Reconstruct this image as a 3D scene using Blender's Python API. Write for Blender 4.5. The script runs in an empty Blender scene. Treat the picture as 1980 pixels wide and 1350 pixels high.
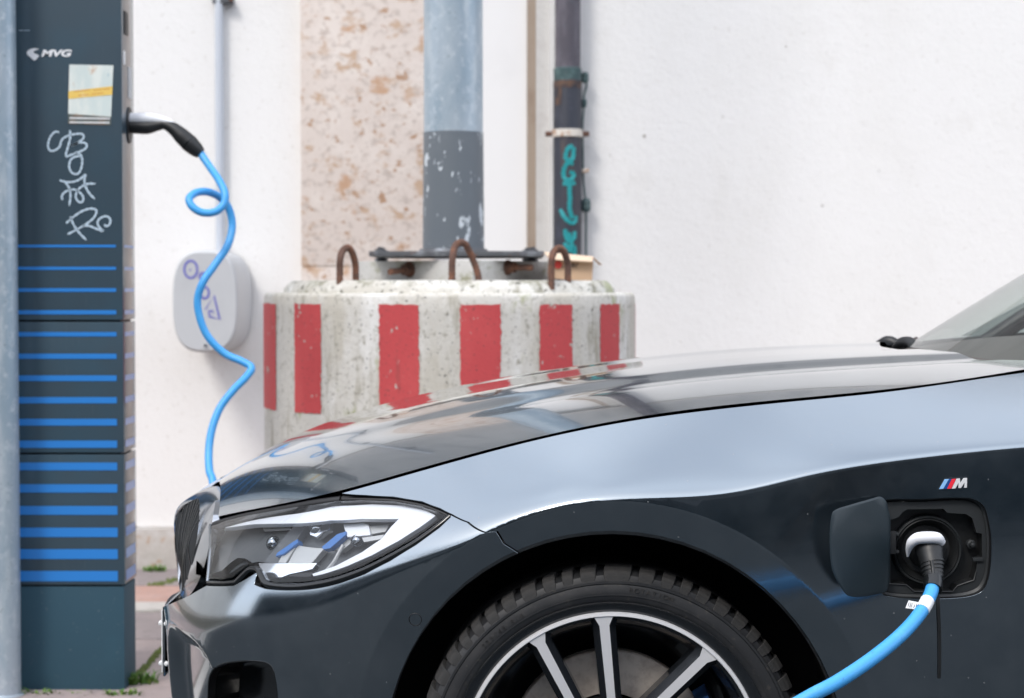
import bpy, bmesh, math, random
import numpy as np
from mathutils import Vector, Matrix
from mathutils.geometry import delaunay_2d_cdt
from mathutils.kdtree import KDTree
R = math.radians
rng = random.Random(7)
C = bpy.context.scene.collection

# ------------------------------------------------------------------ camera
F = 3800.0                       # focal length in photo pixels (1980 wide)
CAMZ = 1.088
TILT = math.atan(120.0 / F)
sc = bpy.context.scene
cam_data = bpy.data.cameras.new('camera')
cam_data.sensor_width = 36.0
cam_data.lens = F / 1980.0 * 36.0
cam_data.clip_start = 0.05
cam_data.clip_end = 500.0
cam_data.dof.use_dof = True
cam_data.dof.focus_distance = 3.14
cam_data.dof.aperture_fstop = 6.5
cam = bpy.data.objects.new('camera', cam_data)
C.objects.link(cam)
cam.location = (0, 0, CAMZ)
cam.rotation_euler = (math.pi / 2 - TILT, 0, 0)
sc.camera = cam

# ------------------------------------------------------------------ sky, sun, exposure
world = bpy.data.worlds.new('World')
sc.world = world
world.use_nodes = True
nt = world.node_tree
for n in list(nt.nodes):
    nt.nodes.remove(n)
wo = nt.nodes.new('ShaderNodeOutputWorld')
bg = nt.nodes.new('ShaderNodeBackground')
sky = nt.nodes.new('ShaderNodeTexSky')
sky.sky_type = 'NISHITA'
sky.sun_disc = False
SUN_EL, SUN_ROT = R(48), R(212)
sky.sun_elevation = SUN_EL
sky.sun_rotation = SUN_ROT
sky.air_density = 1.0
sky.dust_density = 4.0
sky.ozone_density = 1.0
# thin even cloud: soft pale noise over the blue
tc = nt.nodes.new('ShaderNodeTexCoord')
cn = nt.nodes.new('ShaderNodeTexNoise'); cn.inputs['Scale'].default_value = 2.2; cn.inputs['Detail'].default_value = 7
cr = nt.nodes.new('ShaderNodeValToRGB')
cr.color_ramp.elements[0].position = 0.30; cr.color_ramp.elements[0].color = (0.50, 0.50, 0.50, 1)
cr.color_ramp.elements[1].position = 0.72; cr.color_ramp.elements[1].color = (0.95, 0.95, 0.95, 1)
mx = nt.nodes.new('ShaderNodeMix'); mx.data_type = 'RGBA'
mx.inputs['B'].default_value = (8.2, 8.6, 9.5, 1)
nt.links.new(tc.outputs['Generated'], cn.inputs['Vector'])
nt.links.new(cn.outputs['Fac'], cr.inputs['Fac'])
nt.links.new(cr.outputs['Color'], mx.inputs['Factor'])
nt.links.new(sky.outputs['Color'], mx.inputs['A'])
nt.links.new(mx.outputs['Result'], bg.inputs['Color'])
bg.inputs['Strength'].default_value = 0.15
nt.links.new(bg.outputs['Background'], wo.inputs['Surface'])
sun_data = bpy.data.lights.new('sun', 'SUN')
sun_data.energy = 1.0
sun_data.angle = R(14)
sun_data.color = (1.0, 0.96, 0.9)
sun = bpy.data.objects.new('sun', sun_data)
C.objects.link(sun)
sd = Vector((math.sin(SUN_ROT) * math.cos(SUN_EL), math.cos(SUN_ROT) * math.cos(SUN_EL), math.sin(SUN_EL)))
sun.rotation_euler = sd.to_track_quat('Z', 'Y').to_euler()
sun.location = (6, -6, 12)
sc.view_settings.view_transform = 'Standard'
sc.view_settings.look = 'None'
sc.view_settings.gamma = 1.0
sc.view_settings.use_curve_mapping = False
sc.view_settings.exposure = 0.77
sc.cycles.use_denoising = True
sc.cycles.max_bounces = 10
sc.cycles.transparent_max_bounces = 12

# ------------------------------------------------------------------ projection helpers
ca, sa = math.cos(TILT), math.sin(TILT)
def at(px, py, Y):
    """photo pixel + distance -> world point"""
    dx, dy = (px - 990.0) / F, -(py - 675.0) / F
    d = np.array([dx, ca + dy * sa, -sa + dy * ca])
    return np.array([0, 0, CAMZ]) + d * (Y / d[1])
def proj(P):
    P = np.asarray(P, float)
    x = P[..., 0]; y = P[..., 1]; z = P[..., 2] - CAMZ
    depth = y * ca - z * sa
    up = y * sa + z * ca
    return np.stack([990.0 + F * x / depth, 675.0 - F * up / depth], -1)

# ------------------------------------------------------------------ material helpers
def mat(name, color=(0.5, 0.5, 0.5), rough=0.6, metal=0.0, spec=0.5, coat=0.0, coat_rough=0.03, noise=None, bump=None, **kw):
    """noise: list of (scale, low, high, colour, (sx,sy,sz)) mixed over the base colour; bump: (scale, strength, distance)"""
    m = bpy.data.materials.new(name)
    m.use_nodes = True
    t = m.node_tree
    b = t.nodes['Principled BSDF']
    b.inputs['Base Color'].default_value = (*color, 1)
    b.inputs['Roughness'].default_value = rough
    b.inputs['Metallic'].default_value = metal
    b.inputs['Specular IOR Level'].default_value = spec
    b.inputs['Coat Weight'].default_value = coat
    b.inputs['Coat Roughness'].default_value = coat_rough
    for k, v in kw.items():
        b.inputs[k.replace('_', ' ')].default_value = v
    tc = t.nodes.new('ShaderNodeTexCoord')
    last = None
    for (scale, lo, hi, col, sxyz) in (noise or []):
        mp = t.nodes.new('ShaderNodeMapping')
        mp.inputs['Scale'].default_value = sxyz
        mp.inputs['Location'].default_value = (rng.uniform(0, 9), rng.uniform(0, 9), rng.uniform(0, 9))
        t.links.new(tc.outputs['Object'], mp.inputs['Vector'])
        n = t.nodes.new('ShaderNodeTexNoise')
        n.inputs['Scale'].default_value = scale
        n.inputs['Detail'].default_value = 6
        n.inputs['Roughness'].default_value = 0.62
        t.links.new(mp.outputs['Vector'], n.inputs['Vector'])
        mr = t.nodes.new('ShaderNodeMapRange')
        mr.interpolation_type = 'SMOOTHSTEP'
        mr.inputs['From Min'].default_value = lo
        mr.inputs['From Max'].default_value = hi
        t.links.new(n.outputs['Fac'], mr.inputs['Value'])
        mixn = t.nodes.new('ShaderNodeMix'); mixn.data_type = 'RGBA'
        if last is None:
            mixn.inputs['A'].default_value = (*color, 1)
        else:
            t.links.new(last, mixn.inputs['A'])
        mixn.inputs['B'].default_value = (*col, 1)
        t.links.new(mr.outputs['Result'], mixn.inputs['Factor'])
        last = mixn.outputs['Result']
    if last is not None:
        t.links.new(last, b.inputs['Base Color'])
    if bump:
        prev = None
        for (scale, strength, dist) in (bump if isinstance(bump, list) else [bump]):
            n = t.nodes.new('ShaderNodeTexNoise')
            n.inputs['Scale'].default_value = scale
            n.inputs['Detail'].default_value = 5
            t.links.new(tc.outputs['Object'], n.inputs['Vector'])
            bp = t.nodes.new('ShaderNodeBump')
            bp.inputs['Strength'].default_value = strength
            bp.inputs['Distance'].default_value = dist
            t.links.new(n.outputs['Fac'], bp.inputs['Height'])
            if prev is not None:
                t.links.new(prev, bp.inputs['Normal'])
            prev = bp.outputs['Normal']
        t.links.new(prev, b.inputs['Normal'])
    return m

def glass_mat(name, tint=(0.93, 0.97, 0.95), ior=1.5):
    m = bpy.data.materials.new(name)
    m.use_nodes = True
    t = m.node_tree
    t.nodes.remove(t.nodes['Principled BSDF'])
    out = t.nodes['Material Output']
    tr = t.nodes.new('ShaderNodeBsdfTransparent'); tr.inputs['Color'].default_value = (*tint, 1)
    gl = t.nodes.new('ShaderNodeBsdfGlossy'); gl.inputs['Roughness'].default_value = 0.01
    fr = t.nodes.new('ShaderNodeFresnel')
    ge = t.nodes.new('ShaderNodeNewGeometry')          # same reflectance from both sides of a thin pane
    mi = t.nodes.new('ShaderNodeMapRange'); mi.inputs['To Min'].default_value = ior; mi.inputs['To Max'].default_value = 1.0 / ior
    t.links.new(ge.outputs['Backfacing'], mi.inputs['Value'])
    t.links.new(mi.outputs['Result'], fr.inputs['IOR'])
    mx = t.nodes.new('ShaderNodeMixShader')
    t.links.new(fr.outputs['Fac'], mx.inputs['Fac'])
    t.links.new(tr.outputs['BSDF'], mx.inputs[1])
    t.links.new(gl.outputs['BSDF'], mx.inputs[2])
    t.links.new(mx.outputs['Shader'], out.inputs['Surface'])
    return m

def paint_mat():
    m = mat('grey_metallic_paint', (0.238, 0.278, 0.312), rough=0.095, metal=1.0, coat=1.0, coat_rough=0.015,
            noise=[(2.5, 0.45, 0.75, (0.250, 0.288, 0.320), (1, 1, 1))])
    t = m.node_tree; b = t.nodes['Principled BSDF']
    tc = [n for n in t.nodes if n.type == 'TEX_COORD'][0]
    # fine flake sparkle in the base layer
    v = t.nodes.new('ShaderNodeTexVoronoi'); v.inputs['Scale'].default_value = 1400
    t.links.new(tc.outputs['Object'], v.inputs['Vector'])
    bp = t.nodes.new('ShaderNodeBump'); bp.inputs['Strength'].default_value = 0.06; bp.inputs['Distance'].default_value = 0.0004
    t.links.new(v.outputs['Distance'], bp.inputs['Height'])
    t.links.new(bp.outputs['Normal'], b.inputs['Normal'])
    # road dust: slightly rougher blotches
    n = t.nodes.new('ShaderNodeTexNoise'); n.inputs['Scale'].default_value = 9; n.inputs['Detail'].default_value = 8
    t.links.new(tc.outputs['Object'], n.inputs['Vector'])
    mr = t.nodes.new('ShaderNodeMapRange')
    mr.inputs['To Min'].default_value = 0.012; mr.inputs['To Max'].default_value = 0.05
    t.links.new(n.outputs['Fac'], mr.inputs['Value'])
    t.links.new(mr.outputs['Result'], b.inputs['Coat Roughness'])
    # settled road dust: sparse specks and a faint film
    v2 = t.nodes.new('ShaderNodeTexVoronoi'); v2.inputs['Scale'].default_value = 38
    t.links.new(tc.outputs['Object'], v2.inputs['Vector'])
    m1 = t.nodes.new('ShaderNodeMapRange'); m1.inputs['From Min'].default_value = 0.035; m1.inputs['From Max'].default_value = 0.055
    m1.inputs['To Min'].default_value = 0.45; m1.inputs['To Max'].default_value = 0.0
    t.links.new(v2.outputs['Distance'], m1.inputs['Value'])
    n2 = t.nodes.new('ShaderNodeTexNoise'); n2.inputs['Scale'].default_value = 16; n2.inputs['Detail'].default_value = 9; n2.inputs['Roughness'].default_value = .7
    t.links.new(tc.outputs['Object'], n2.inputs['Vector'])
    m2 = t.nodes.new('ShaderNodeMapRange'); m2.inputs['From Min'].default_value = 0.42; m2.inputs['From Max'].default_value = 0.75; m2.inputs['To Max'].default_value = 0.045
    t.links.new(n2.outputs['Fac'], m2.inputs['Value'])
    ad = t.nodes.new('ShaderNodeMath'); ad.operation = 'ADD'; ad.use_clamp = True
    t.links.new(m1.outputs['Result'], ad.inputs[0]); t.links.new(m2.outputs['Result'], ad.inputs[1])
    iv = t.nodes.new('ShaderNodeMath'); iv.operation = 'SUBTRACT'; iv.inputs[0].default_value = 1.0
    t.links.new(ad.outputs['Value'], iv.inputs[1]); t.links.new(iv.outputs['Value'], b.inputs['Metallic'])
    src = b.inputs['Base Color'].links[0].from_socket
    dm = t.nodes.new('ShaderNodeMix'); dm.data_type = 'RGBA'; dm.inputs['B'].default_value = (0.30, 0.29, 0.27, 1)
    t.links.new(ad.outputs['Value'], dm.inputs['Factor']); t.links.new(src, dm.inputs['A']); t.links.new(dm.outputs['Result'], b.inputs['Base Color'])
    return m

M = {}
M['paint'] = paint_mat()
M['slat'] = mat('satin_black_slat', (0.055, 0.058, 0.062), 0.3, coat=.5)
M['grillechrome'] = mat('satin_grille_chrome', (0.40, 0.42, 0.45), 0.16, metal=1.0)
M['badgesilver'] = mat('badge_silver', (0.78, 0.79, 0.80), 0.4, metal=0.3)
M['slathighlight'] = mat('slat_highlight_gloss', (0.11, 0.115, 0.12), 0.2, metal=1.0)  # brighter metal for the highlight along each slat
M['gap'] = mat('gap_black', (0.006, 0.006, 0.007), 0.5)  # flat black; shade inside shut lines is put into this colour
M['rubber_gloss'] = mat('gloss_black_trim', (0.008, 0.009, 0.010), 0.12)
M['blackplastic'] = mat('black_plastic', (0.012, 0.013, 0.014), 0.45, bump=(900, 0.15, 0.0006))
M['pocket'] = mat('dark_grey_plastic', (0.020, 0.023, 0.025), 0.5, bump=(700, 0.12, 0.0006))
M['liner'] = mat('wheel_arch_liner', (0.008, 0.008, 0.009), 0.9)
M['tyre'] = mat('tyre_rubber', (0.012, 0.013, 0.015), 0.6, noise=[(18, 0.45, 0.7, (0.024, 0.024, 0.025), (1, 1, 1)), (90, .58, .70, (0.036, 0.033, 0.03), (1, 1, 1))], bump=(240, 0.12, 0.001))
M['tread'] = mat('tread_rubber', (0.018, 0.018, 0.018), 0.8, noise=[(40, 0.4, 0.7, (0.038, 0.035, 0.033), (1, 1, 1))], bump=(300, 0.4, 0.002))
M['rimblack'] = mat('rim_black', (0.012, 0.014, 0.017), 0.2, coat=0.6)
M['rimsilver'] = mat('machined_alloy', (0.70, 0.70, 0.71), 0.38, metal=0.25)
M['disc'] = mat('brake_disc_steel', (0.60, 0.54, 0.48), 0.5, metal=0.35, noise=[(60, 0.4, 0.7, (0.46, 0.40, 0.35), (1, 1, 1))])
M['bluecaliper'] = mat('blue_caliper_paint', (0.03, 0.10, 0.28), 0.35)
M['chrome'] = mat('satin_chrome', (0.80, 0.81, 0.83), 0.10, metal=1.0)
M['chromedark'] = mat('dark_chrome', (0.34, 0.36, 0.38), 0.12, metal=1.0)
M['white_guide'] = mat('white_light_guide', (0.72, 0.74, 0.78), 0.3, coat=0.5)
M['bluelamp'] = mat('blue_lamp_accent', (0.025, 0.13, 0.38), 0.25)
M['lampdark'] = mat('lamp_housing_dark', (0.06, 0.066, 0.072), 0.35)
M['lampgrey'] = mat('lamp_module_grey', (0.42, 0.42, 0.41), 0.3, metal=0.3)
M['lens'] = glass_mat('lamp_lens', (0.93, 0.95, 0.97))
M['glass'] = glass_mat('windscreen_glass', (0.88, 0.935, 0.91))
M['sideglass'] = glass_mat('tinted_glass', (0.35, 0.4, 0.4))
M['dash'] = mat('dashboard_vinyl', (0.10, 0.085, 0.08), 0.7)
M['cable'] = mat('blue_cable_jacket', (0.055, 0.34, 0.74), 0.42, noise=[(30, 0.5, 0.8, (0.085, 0.38, 0.74), (1, 1, 1)), (120, .60, .72, (0.05, 0.24, 0.52), (1, 1, 1))])
M['plugwhite'] = mat('white_plug_shell', (0.80, 0.81, 0.84), 0.35)
M['whiteplastic'] = mat('white_plastic', (0.82, 0.83, 0.84), 0.4)
M['print_black'] = mat('black_print', (0.02, 0.02, 0.02), 0.6)

# ------------------------------------------------------------------ mesh helpers
def root_loc(o):
    p = np.zeros(3)
    while o is not None:
        p += np.array(o.location)
        o = o.parent
    return p
def link(name, me, parent=None, m=None):
    o = bpy.data.objects.new(name, me)
    C.objects.link(o)
    if parent is not None:
        o.parent = parent
    if m is not None and me is not None:
        me.materials.append(m if not isinstance(m, str) else M[m])
    return o
def mesh_obj(name, verts, faces, m, parent=None, smooth=False, normals=None, angle=None):
    v = np.asarray(verts, float)
    if parent is not None:
        v = v - root_loc(parent)
    me = bpy.data.meshes.new(name)
    me.from_pydata([tuple(x) for x in v], [], [tuple(int(i) for i in f) for f in faces])
    if smooth or normals is not None:
        me.polygons.foreach_set('use_smooth', [True] * len(me.polygons))
    me.update()
    if angle is not None:
        me.set_sharp_from_angle(angle=angle)
    if normals is not None:
        me.normals_split_custom_set_from_vertices([tuple(n) for n in normals])
    return link(name, me, parent, m)
def thing(name, label, cat, loc=(0, 0, 0), group=None):
    o = bpy.data.objects.new(name, None)
    C.objects.link(o)
    o.location = loc
    o['label'] = label; o['category'] = cat
    if group:
        o['group'] = group
    return o
def tag(o, label, cat, group=None):
    o['label'] = label; o['category'] = cat
    if group:
        o['group'] = group
    return o
def bm_obj(name, bm, m, parent=None, smooth=False, angle=None):
    me = bpy.data.meshes.new(name)
    if parent is not None:
        bmesh.ops.translate(bm, vec=Vector(-root_loc(parent)), verts=bm.verts)
    bmesh.ops.recalc_face_normals(bm, faces=bm.faces)
    bm.to_mesh(me); bm.free()
    if smooth:
        me.polygons.foreach_set('use_smooth', [True] * len(me.polygons))
        me.set_sharp_from_angle(angle=angle if angle else R(35))
    return link(name, me, parent, m)
def box_bm(lo, hi, bevel=0.0, seg=2, rot=None):
    bm = bmesh.new()
    lo = Vector(lo); hi = Vector(hi)
    bmesh.ops.create_cube(bm, size=1.0)
    c = (lo + hi) / 2; s = hi - lo
    for v in bm.verts:
        v.co = Vector((v.co.x * s.x, v.co.y * s.y, v.co.z * s.z))
    if bevel:
        bmesh.ops.bevel(bm, geom=bm.edges[:], offset=bevel, segments=seg, profile=0.7, affect='EDGES')
    if rot is not None:
        bmesh.ops.transform(bm, matrix=rot, verts=bm.verts)
    bmesh.ops.translate(bm, vec=c, verts=bm.verts)
    return bm
def box(name, lo, hi, m, parent=None, bevel=0.0, rot=None):
    return bm_obj(name, box_bm(lo, hi, bevel, 2, rot), m, parent, smooth=bevel > 0)
def catmull(pts, n=8, closed=False):
    P = [np.asarray(p, float) for p in pts]
    out = []
    N = len(P)
    rngi = range(N) if closed else range(N - 1)
    for i in rngi:
        p0 = P[(i - 1) % N] if (closed or i > 0) else 2 * P[0] - P[1]
        p1 = P[i]; p2 = P[(i + 1) % N]
        p3 = P[(i + 2) % N] if (closed or i + 2 < N) else 2 * P[-1] - P[-2]
        for k in range(n):
            t = k / n
            out.append(0.5 * ((2 * p1) + (-p0 + p2) * t + (2 * p0 - 5 * p1 + 4 * p2 - p3) * t * t + (-p0 + 3 * p1 - 3 * p2 + p3) * t ** 3))
    if not closed:
        out.append(P[-1])
    return np.array(out)
def tube_data(path, r, n=12, closed=False, cap=True, flat=None):
    """r: number or list; flat=(a,b) scales the two cross axes"""
    P = np.asarray(path, float)
    N = len(P)
    rr = np.full(N, r, float) if np.isscalar(r) else np.asarray(r, float)
    T = np.zeros_like(P)
    for i in range(N):
        a = P[(i - 1) % N] if (closed or i > 0) else P[i]
        b = P[(i + 1) % N] if (closed or i < N - 1) else P[i]
        d = b - a
        T[i] = d / (np.linalg.norm(d) + 1e-12)
    ref = np.array([0, 0, 1.0]) if abs(T[0][2]) < 0.9 else np.array([0, 1.0, 0])
    u = np.cross(T[0], ref); u /= np.linalg.norm(u)
    V = []; Fc = []
    for i in range(N):
        u = u - T[i] * np.dot(u, T[i]); u /= np.linalg.norm(u)
        w = np.cross(T[i], u)
        for k in range(n):
            a = 2 * math.pi * k / n
            V.append(P[i] + rr[i] * (math.cos(a) * u + math.sin(a) * w))
    rngi = N if closed else N - 1
    for i in range(rngi):
        for k in range(n):
            a = i * n + k; b = i * n + (k + 1) % n
            c = ((i + 1) % N) * n + (k + 1) % n; d = ((i + 1) % N) * n + k
            Fc.append((a, b, c, d))
    if cap and not closed:
        Fc.append(tuple(range(n - 1, -1, -1)))
        Fc.append(tuple((N - 1) * n + k for k in range(n)))
    return V, Fc
def tube(name, path, r, m, parent=None, n=12, closed=False):
    V, Fc = tube_data(path, r, n, closed)
    return mesh_obj(name, V, Fc, m, parent, smooth=True, angle=R(50))
def lathe(name, prof, m, parent=None, n=48, centre=(0, 0, 0), axis='z', angle=R(35), a0=0.0, a1=2 * math.pi, rough=0.0):
    """prof: list of (radius, height) ; axis 'z' or 'y' (height along +y)"""
    V = []; Fc = []
    full = abs(a1 - a0 - 2 * math.pi) < 1e-6
    cnt = n if full else n + 1
    for (r, h) in prof:
        for k in range(cnt):
            a = a0 + (a1 - a0) * k / n
            rr = r * (1 + rough * (rng.random() - .5))
            if axis == 'z':
                V.append((centre[0] + rr * math.cos(a), centre[1] + rr * math.sin(a), centre[2] + h))
            else:
                V.append((centre[0] + rr * math.cos(a), centre[1] + h, centre[2] + rr * math.sin(a)))
    for i in range(len(prof) - 1):
        for k in range(n):
            k2 = (k + 1) % cnt
            q = (i * cnt + k, i * cnt + k2, (i + 1) * cnt + k2, (i + 1) * cnt + k)
            Fc.append(q if axis == 'z' else q[::-1])
    return mesh_obj(name, V, Fc, m, parent, smooth=True, angle=angle)
def prism_bm(pts, d, bevel=0.0):
    """polygon of 3-D points extruded by vector d"""
    bm = bmesh.new()
    a = [bm.verts.new(tuple(p)) for p in pts]
    b = [bm.verts.new(tuple(np.asarray(p) + np.asarray(d))) for p in pts]
    n = len(a)
    bm.faces.new(a); bm.faces.new(b[::-1])
    for i in range(n):
        bm.faces.new((a[i], b[i], b[(i + 1) % n], a[(i + 1) % n]))
    if bevel:
        bmesh.ops.bevel(bm, geom=bm.edges[:], offset=bevel, segments=2, profile=0.7, affect='EDGES')
    return bm
def ribbon(name, strokes, w, m, parent=None, off=(0, -0.0015, 0), normal=(0, -1, 0), jitter=0.0):
    """flat painted strokes: each stroke a list of 3-D points; width w"""
    V = []; Fc = []
    nn = np.asarray(normal, float)
    for s in strokes:
        P = np.asarray(s, float) + np.asarray(off)
        N = len(P)
        base = len(V)
        for i in range(N):
            d = P[min(i + 1, N - 1)] - P[max(i - 1, 0)]
            d /= np.linalg.norm(d) + 1e-12
            sd_ = np.cross(nn, d)
            ww = w * (1 + jitter * math.sin(i * 1.7))
            if i in (0, N - 1):
                ww *= 0.6
            V.append(P[i] + sd_ * ww / 2); V.append(P[i] - sd_ * ww / 2)
        for i in range(N - 1):
            Fc.append((base + 2 * i, base + 2 * i + 1, base + 2 * i + 3, base + 2 * i + 2))
    return mesh_obj(name, V, Fc, m, parent)
def text_obj(name, body, size, m, parent, pos, shear=0.0, offset=0.0, extrude=0.0005, width=1.0, rz=0.0, tilt=0.0):
    cu = bpy.data.curves.new(name, 'FONT')
    cu.body = body; cu.size = size; cu.shear = shear; cu.offset = offset; cu.extrude = extrude
    cu.align_x = 'LEFT'
    tmp = bpy.data.objects.new('tmp', cu)
    C.objects.link(tmp)
    dg = bpy.context.evaluated_depsgraph_get()
    me = bpy.data.meshes.new_from_object(tmp.evaluated_get(dg))
    bpy.data.objects.remove(tmp)
    me.name = name
    me.materials.clear()
    mt = Matrix.Translation(Vector(pos) - Vector(root_loc(parent))) @ Matrix.Rotation(rz, 4, 'Z') @ Matrix.Rotation(math.pi / 2, 4, 'X') @ Matrix.Rotation(tilt, 4, 'Z') @ Matrix.Diagonal((width, 1, 1, 1))
    me.transform(mt)
    return link(name, me, parent, m)
def pip(poly, x, y):
    """vectorised point in polygon"""
    inside = np.zeros(len(x), bool)
    n = len(poly)
    j = n - 1
    for i in range(n):
        xi, yi = poly[i]; xj, yj = poly[j]
        c = ((yi > y) != (yj > y)) & (x < (xj - xi) * (y - yi) / (yj - yi + 1e-30) + xi)
        inside ^= c
        j = i
    return inside
def resample(poly, step, closed=True):
    P = [np.asarray(p, float) for p in poly]
    out = []
    N = len(P)
    for i in range(N if closed else N - 1):
        a = P[i]; b = P[(i + 1) % N]
        k = max(1, int(math.ceil(np.linalg.norm(b - a) / step)))
        for q in range(k):
            out.append(a + (b - a) * q / k)
    if not closed:
        out.append(P[-1])
    return np.array(out)

# ================================================================== THE CAR: parametric skin
YC = 4.03                                   # car centre line (distance from camera)
class Spline:
    """natural cubic spline through knots, vector valued"""
    def __init__(s, t, p):
        s.t = np.asarray(t, float); s.p = np.asarray(p, float)
        if s.p.ndim == 1:
            s.p = s.p[:, None]
        n = len(s.t); h = np.diff(s.t)
        A = np.zeros((n, n)); B = np.zeros((n, s.p.shape[1]))
        A[0, 0] = A[-1, -1] = 1
        for i in range(1, n - 1):
            A[i, i - 1] = h[i - 1]; A[i, i] = 2 * (h[i - 1] + h[i]); A[i, i + 1] = h[i]
            B[i] = 6 * ((s.p[i + 1] - s.p[i]) / h[i] - (s.p[i] - s.p[i - 1]) / h[i - 1])
        s.m = np.linalg.solve(A, B)
    def __call__(s, x):
        x = np.asarray(x, float)
        i = np.clip(np.searchsorted(s.t, x) - 1, 0, len(s.t) - 2)
        h = s.t[i + 1] - s.t[i]
        a = ((s.t[i + 1] - x) / h)[..., None]; b = ((x - s.t[i]) / h)[..., None]; h = h[..., None]
        return a * s.p[i] + b * s.p[i + 1] + ((a ** 3 - a) * s.m[i] + (b ** 3 - b) * s.m[i + 1]) * h * h / 6

# hood edge (top rail) height, fitted from the shut line; crown height from the skyline
hx = np.array([-.68, -.548, -.47, -.383, -.295, -.19, -.078, .075, .216, .414, .614, .839, .98])
hz = np.array([.600, .661, .692, .7165, .739, .775, .807, .843, .871, .896, .915, .944, .962])
ZEDGE = np.polyfit(hx, hz, 6)
cx_ = np.array([-.70, -.66, -.62, -.529, -.421, -.27, -.14, .011, .2535, .496, .755, .98])
cz_ = np.array([.595, .640, .678, .737, .791, .840, .865, .892, .927, .949, .960, .962])
ZCROWN = np.polyfit(cx_, cz_, 6)
ye_x = [-.68, -.548, -.47, -.383, -.295, -.19, -.078, .216, .614, .839, .98, 1.4]
ye_y = [3.80, 3.62, 3.50, 3.385, 3.312, 3.288, 3.283, 3.283, 3.29, 3.318, 3.35, 3.38]
YEDGE = Spline(ye_x, ye_y)

T_k = [(-.640, 4.03, .66), (-.615, 3.80, .66), (-.548, 3.62, np.polyval(ZEDGE, -.548)), (-.47, 3.50, np.polyval(ZEDGE, -.47)),
       (-.383, 3.385, np.polyval(ZEDGE, -.383)), (-.295, 3.312, np.polyval(ZEDGE, -.295)), (-.19, 3.288, np.polyval(ZEDGE, -.19)), (-.078, 3.283, np.polyval(ZEDGE, -.078)), (.06, float(YEDGE(.06)[0]), np.polyval(ZEDGE, .06)),
       (.216, 3.283, np.polyval(ZEDGE, .216)), (.36, float(YEDGE(.36)[0]), np.polyval(ZEDGE, .36)), (.47, float(YEDGE(.47)[0]), np.polyval(ZEDGE, .47)), (.614, 3.29, np.polyval(ZEDGE, .614)), (.86, 3.322, np.polyval(ZEDGE, .86)),
       (1.25, 3.345, .985), (2.0, 3.35, 1.005), (2.9, 3.37, 1.02), (3.55, 3.47, 1.01), (3.85, 3.70, .99), (3.93, 4.03, .98)]
W_k = [(-.684, 4.03, .47), (-.672, 3.80, .47), (-.624, 3.60, .47), (-.555, 3.445, .48), (-.450, 3.318, .505), (-.315, 3.232, .55), (-.205, 3.188, .610),
       (-.085, 3.154, .668), (.06, 3.134, .730), (.216, 3.122, .750), (.36, 3.118, .762), (.47, 3.116, .790), (.614, 3.114, .816), (.86, 3.112, .842),
       (1.25, 3.110, .86), (2.0, 3.110, .88), (2.9, 3.125, .89), (3.55, 3.24, .88), (3.92, 3.56, .86), (4.0, 4.03, .84)]
W_k = np.array(W_k); T_k = np.array(T_k)
S_k = np.concatenate([[0], np.cumsum(np.linalg.norm(np.diff(W_k[:, :2], axis=0), axis=1))])
TS, WS = Spline(S_k, T_k), Spline(S_k, W_k)
WYX = Spline(W_k[1:18, 0], W_k[1:18, 1])
VC = Spline(S_k, [.55, .55, .52, .50, .46, .40, .34, .26, .21, .18, .13, .10, .08, .06, .06, .10, .15, .25, .3, .3])
XW, ZW, RARCH, RFLARE = .162, .325, .368, .421
XW2 = XW + 2.85

S_BEL = S_k[6]
HOL = (.50, .33, .19, .145)                 # centre (s, z) and half sizes of the intake hollow
def side(s, q, flare=True):
    s = np.asarray(s, float); q = np.asarray(q, float)
    T = TS(s); W = WS(s); vc = VC(s)[..., 0]
    eps = 1e-3
    dW = WS(s + eps) - WS(s - eps)
    inw = np.stack([-dW[..., 1], dW[..., 0], 0 * s], -1)          # horizontal inward normal
    inw /= np.linalg.norm(inw, axis=-1, keepdims=True)
    qq = np.clip(q, -.2, 1)
    hf = (1 - qq) ** 2; vf = (1 - qq) ** 2 + 2 * qq * (1 - qq) * vc      # upright tangent at the waist, flatter towards the bonnet
    H = T - W
    belly = np.clip((s - S_BEL) / .35, 0, 1); belly = belly * belly * (3 - 2 * belly)
    hc = vc * np.abs(H[..., 2]) * .085 * belly / (np.hypot(H[..., 0], H[..., 1]) + 1e-6)
    hf = hf + 2 * qq * (1 - qq) * hc
    up = W + np.stack([H[..., 0] * hf, H[..., 1] * hf, H[..., 2] * vf], -1)
    t = np.clip(q - 1, 0, 1.3)
    dn = W + inw * (0.030 * t ** 2.2 * (1 - belly) + (-.052 * t + .070 * t * t) * belly)[..., None]
    dn = dn - np.stack([0 * s, 0 * s, (W[..., 2] - .19) * t], -1)
    P = np.where((q <= 1)[..., None], up, dn)
    # bumper: fold running up to the lamp notch, and the hollow round the air intake
    sx = np.clip((s - .10) / .42, 0, 1)
    zl = .462 + .105 * sx ** 1.2
    fd = np.clip(s / .06, 0, 1) * np.clip((.62 - s) / .12, 0, 1)
    dd = zl - P[..., 2]
    ridge = np.where(dd > 0, np.exp(-np.clip(dd, 0, 1) / .035), np.clip(1 + dd / .016, 0, 1))
    P = P - inw * (.0085 * fd * ridge)[..., None]
    rho = ((np.abs(s - HOL[0]) / HOL[2]) ** 3 + (np.abs(P[..., 2] - HOL[1]) / HOL[3]) ** 3) ** (1 / 3.)
    h_ = np.clip((1.0 - rho) / .30, 0, 1); h_ = h_ * h_ * (3 - 2 * h_)
    P = P + inw * (.030 * h_)[..., None]
    if flare:
        for xw in (XW, XW2):
            r = np.hypot(P[..., 0] - xw, P[..., 2] - ZW)
            lean = np.clip((RFLARE - r) / .053, 0, 1.25)
            P[..., 1] = P[..., 1] + .012 * lean
    return P
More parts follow.
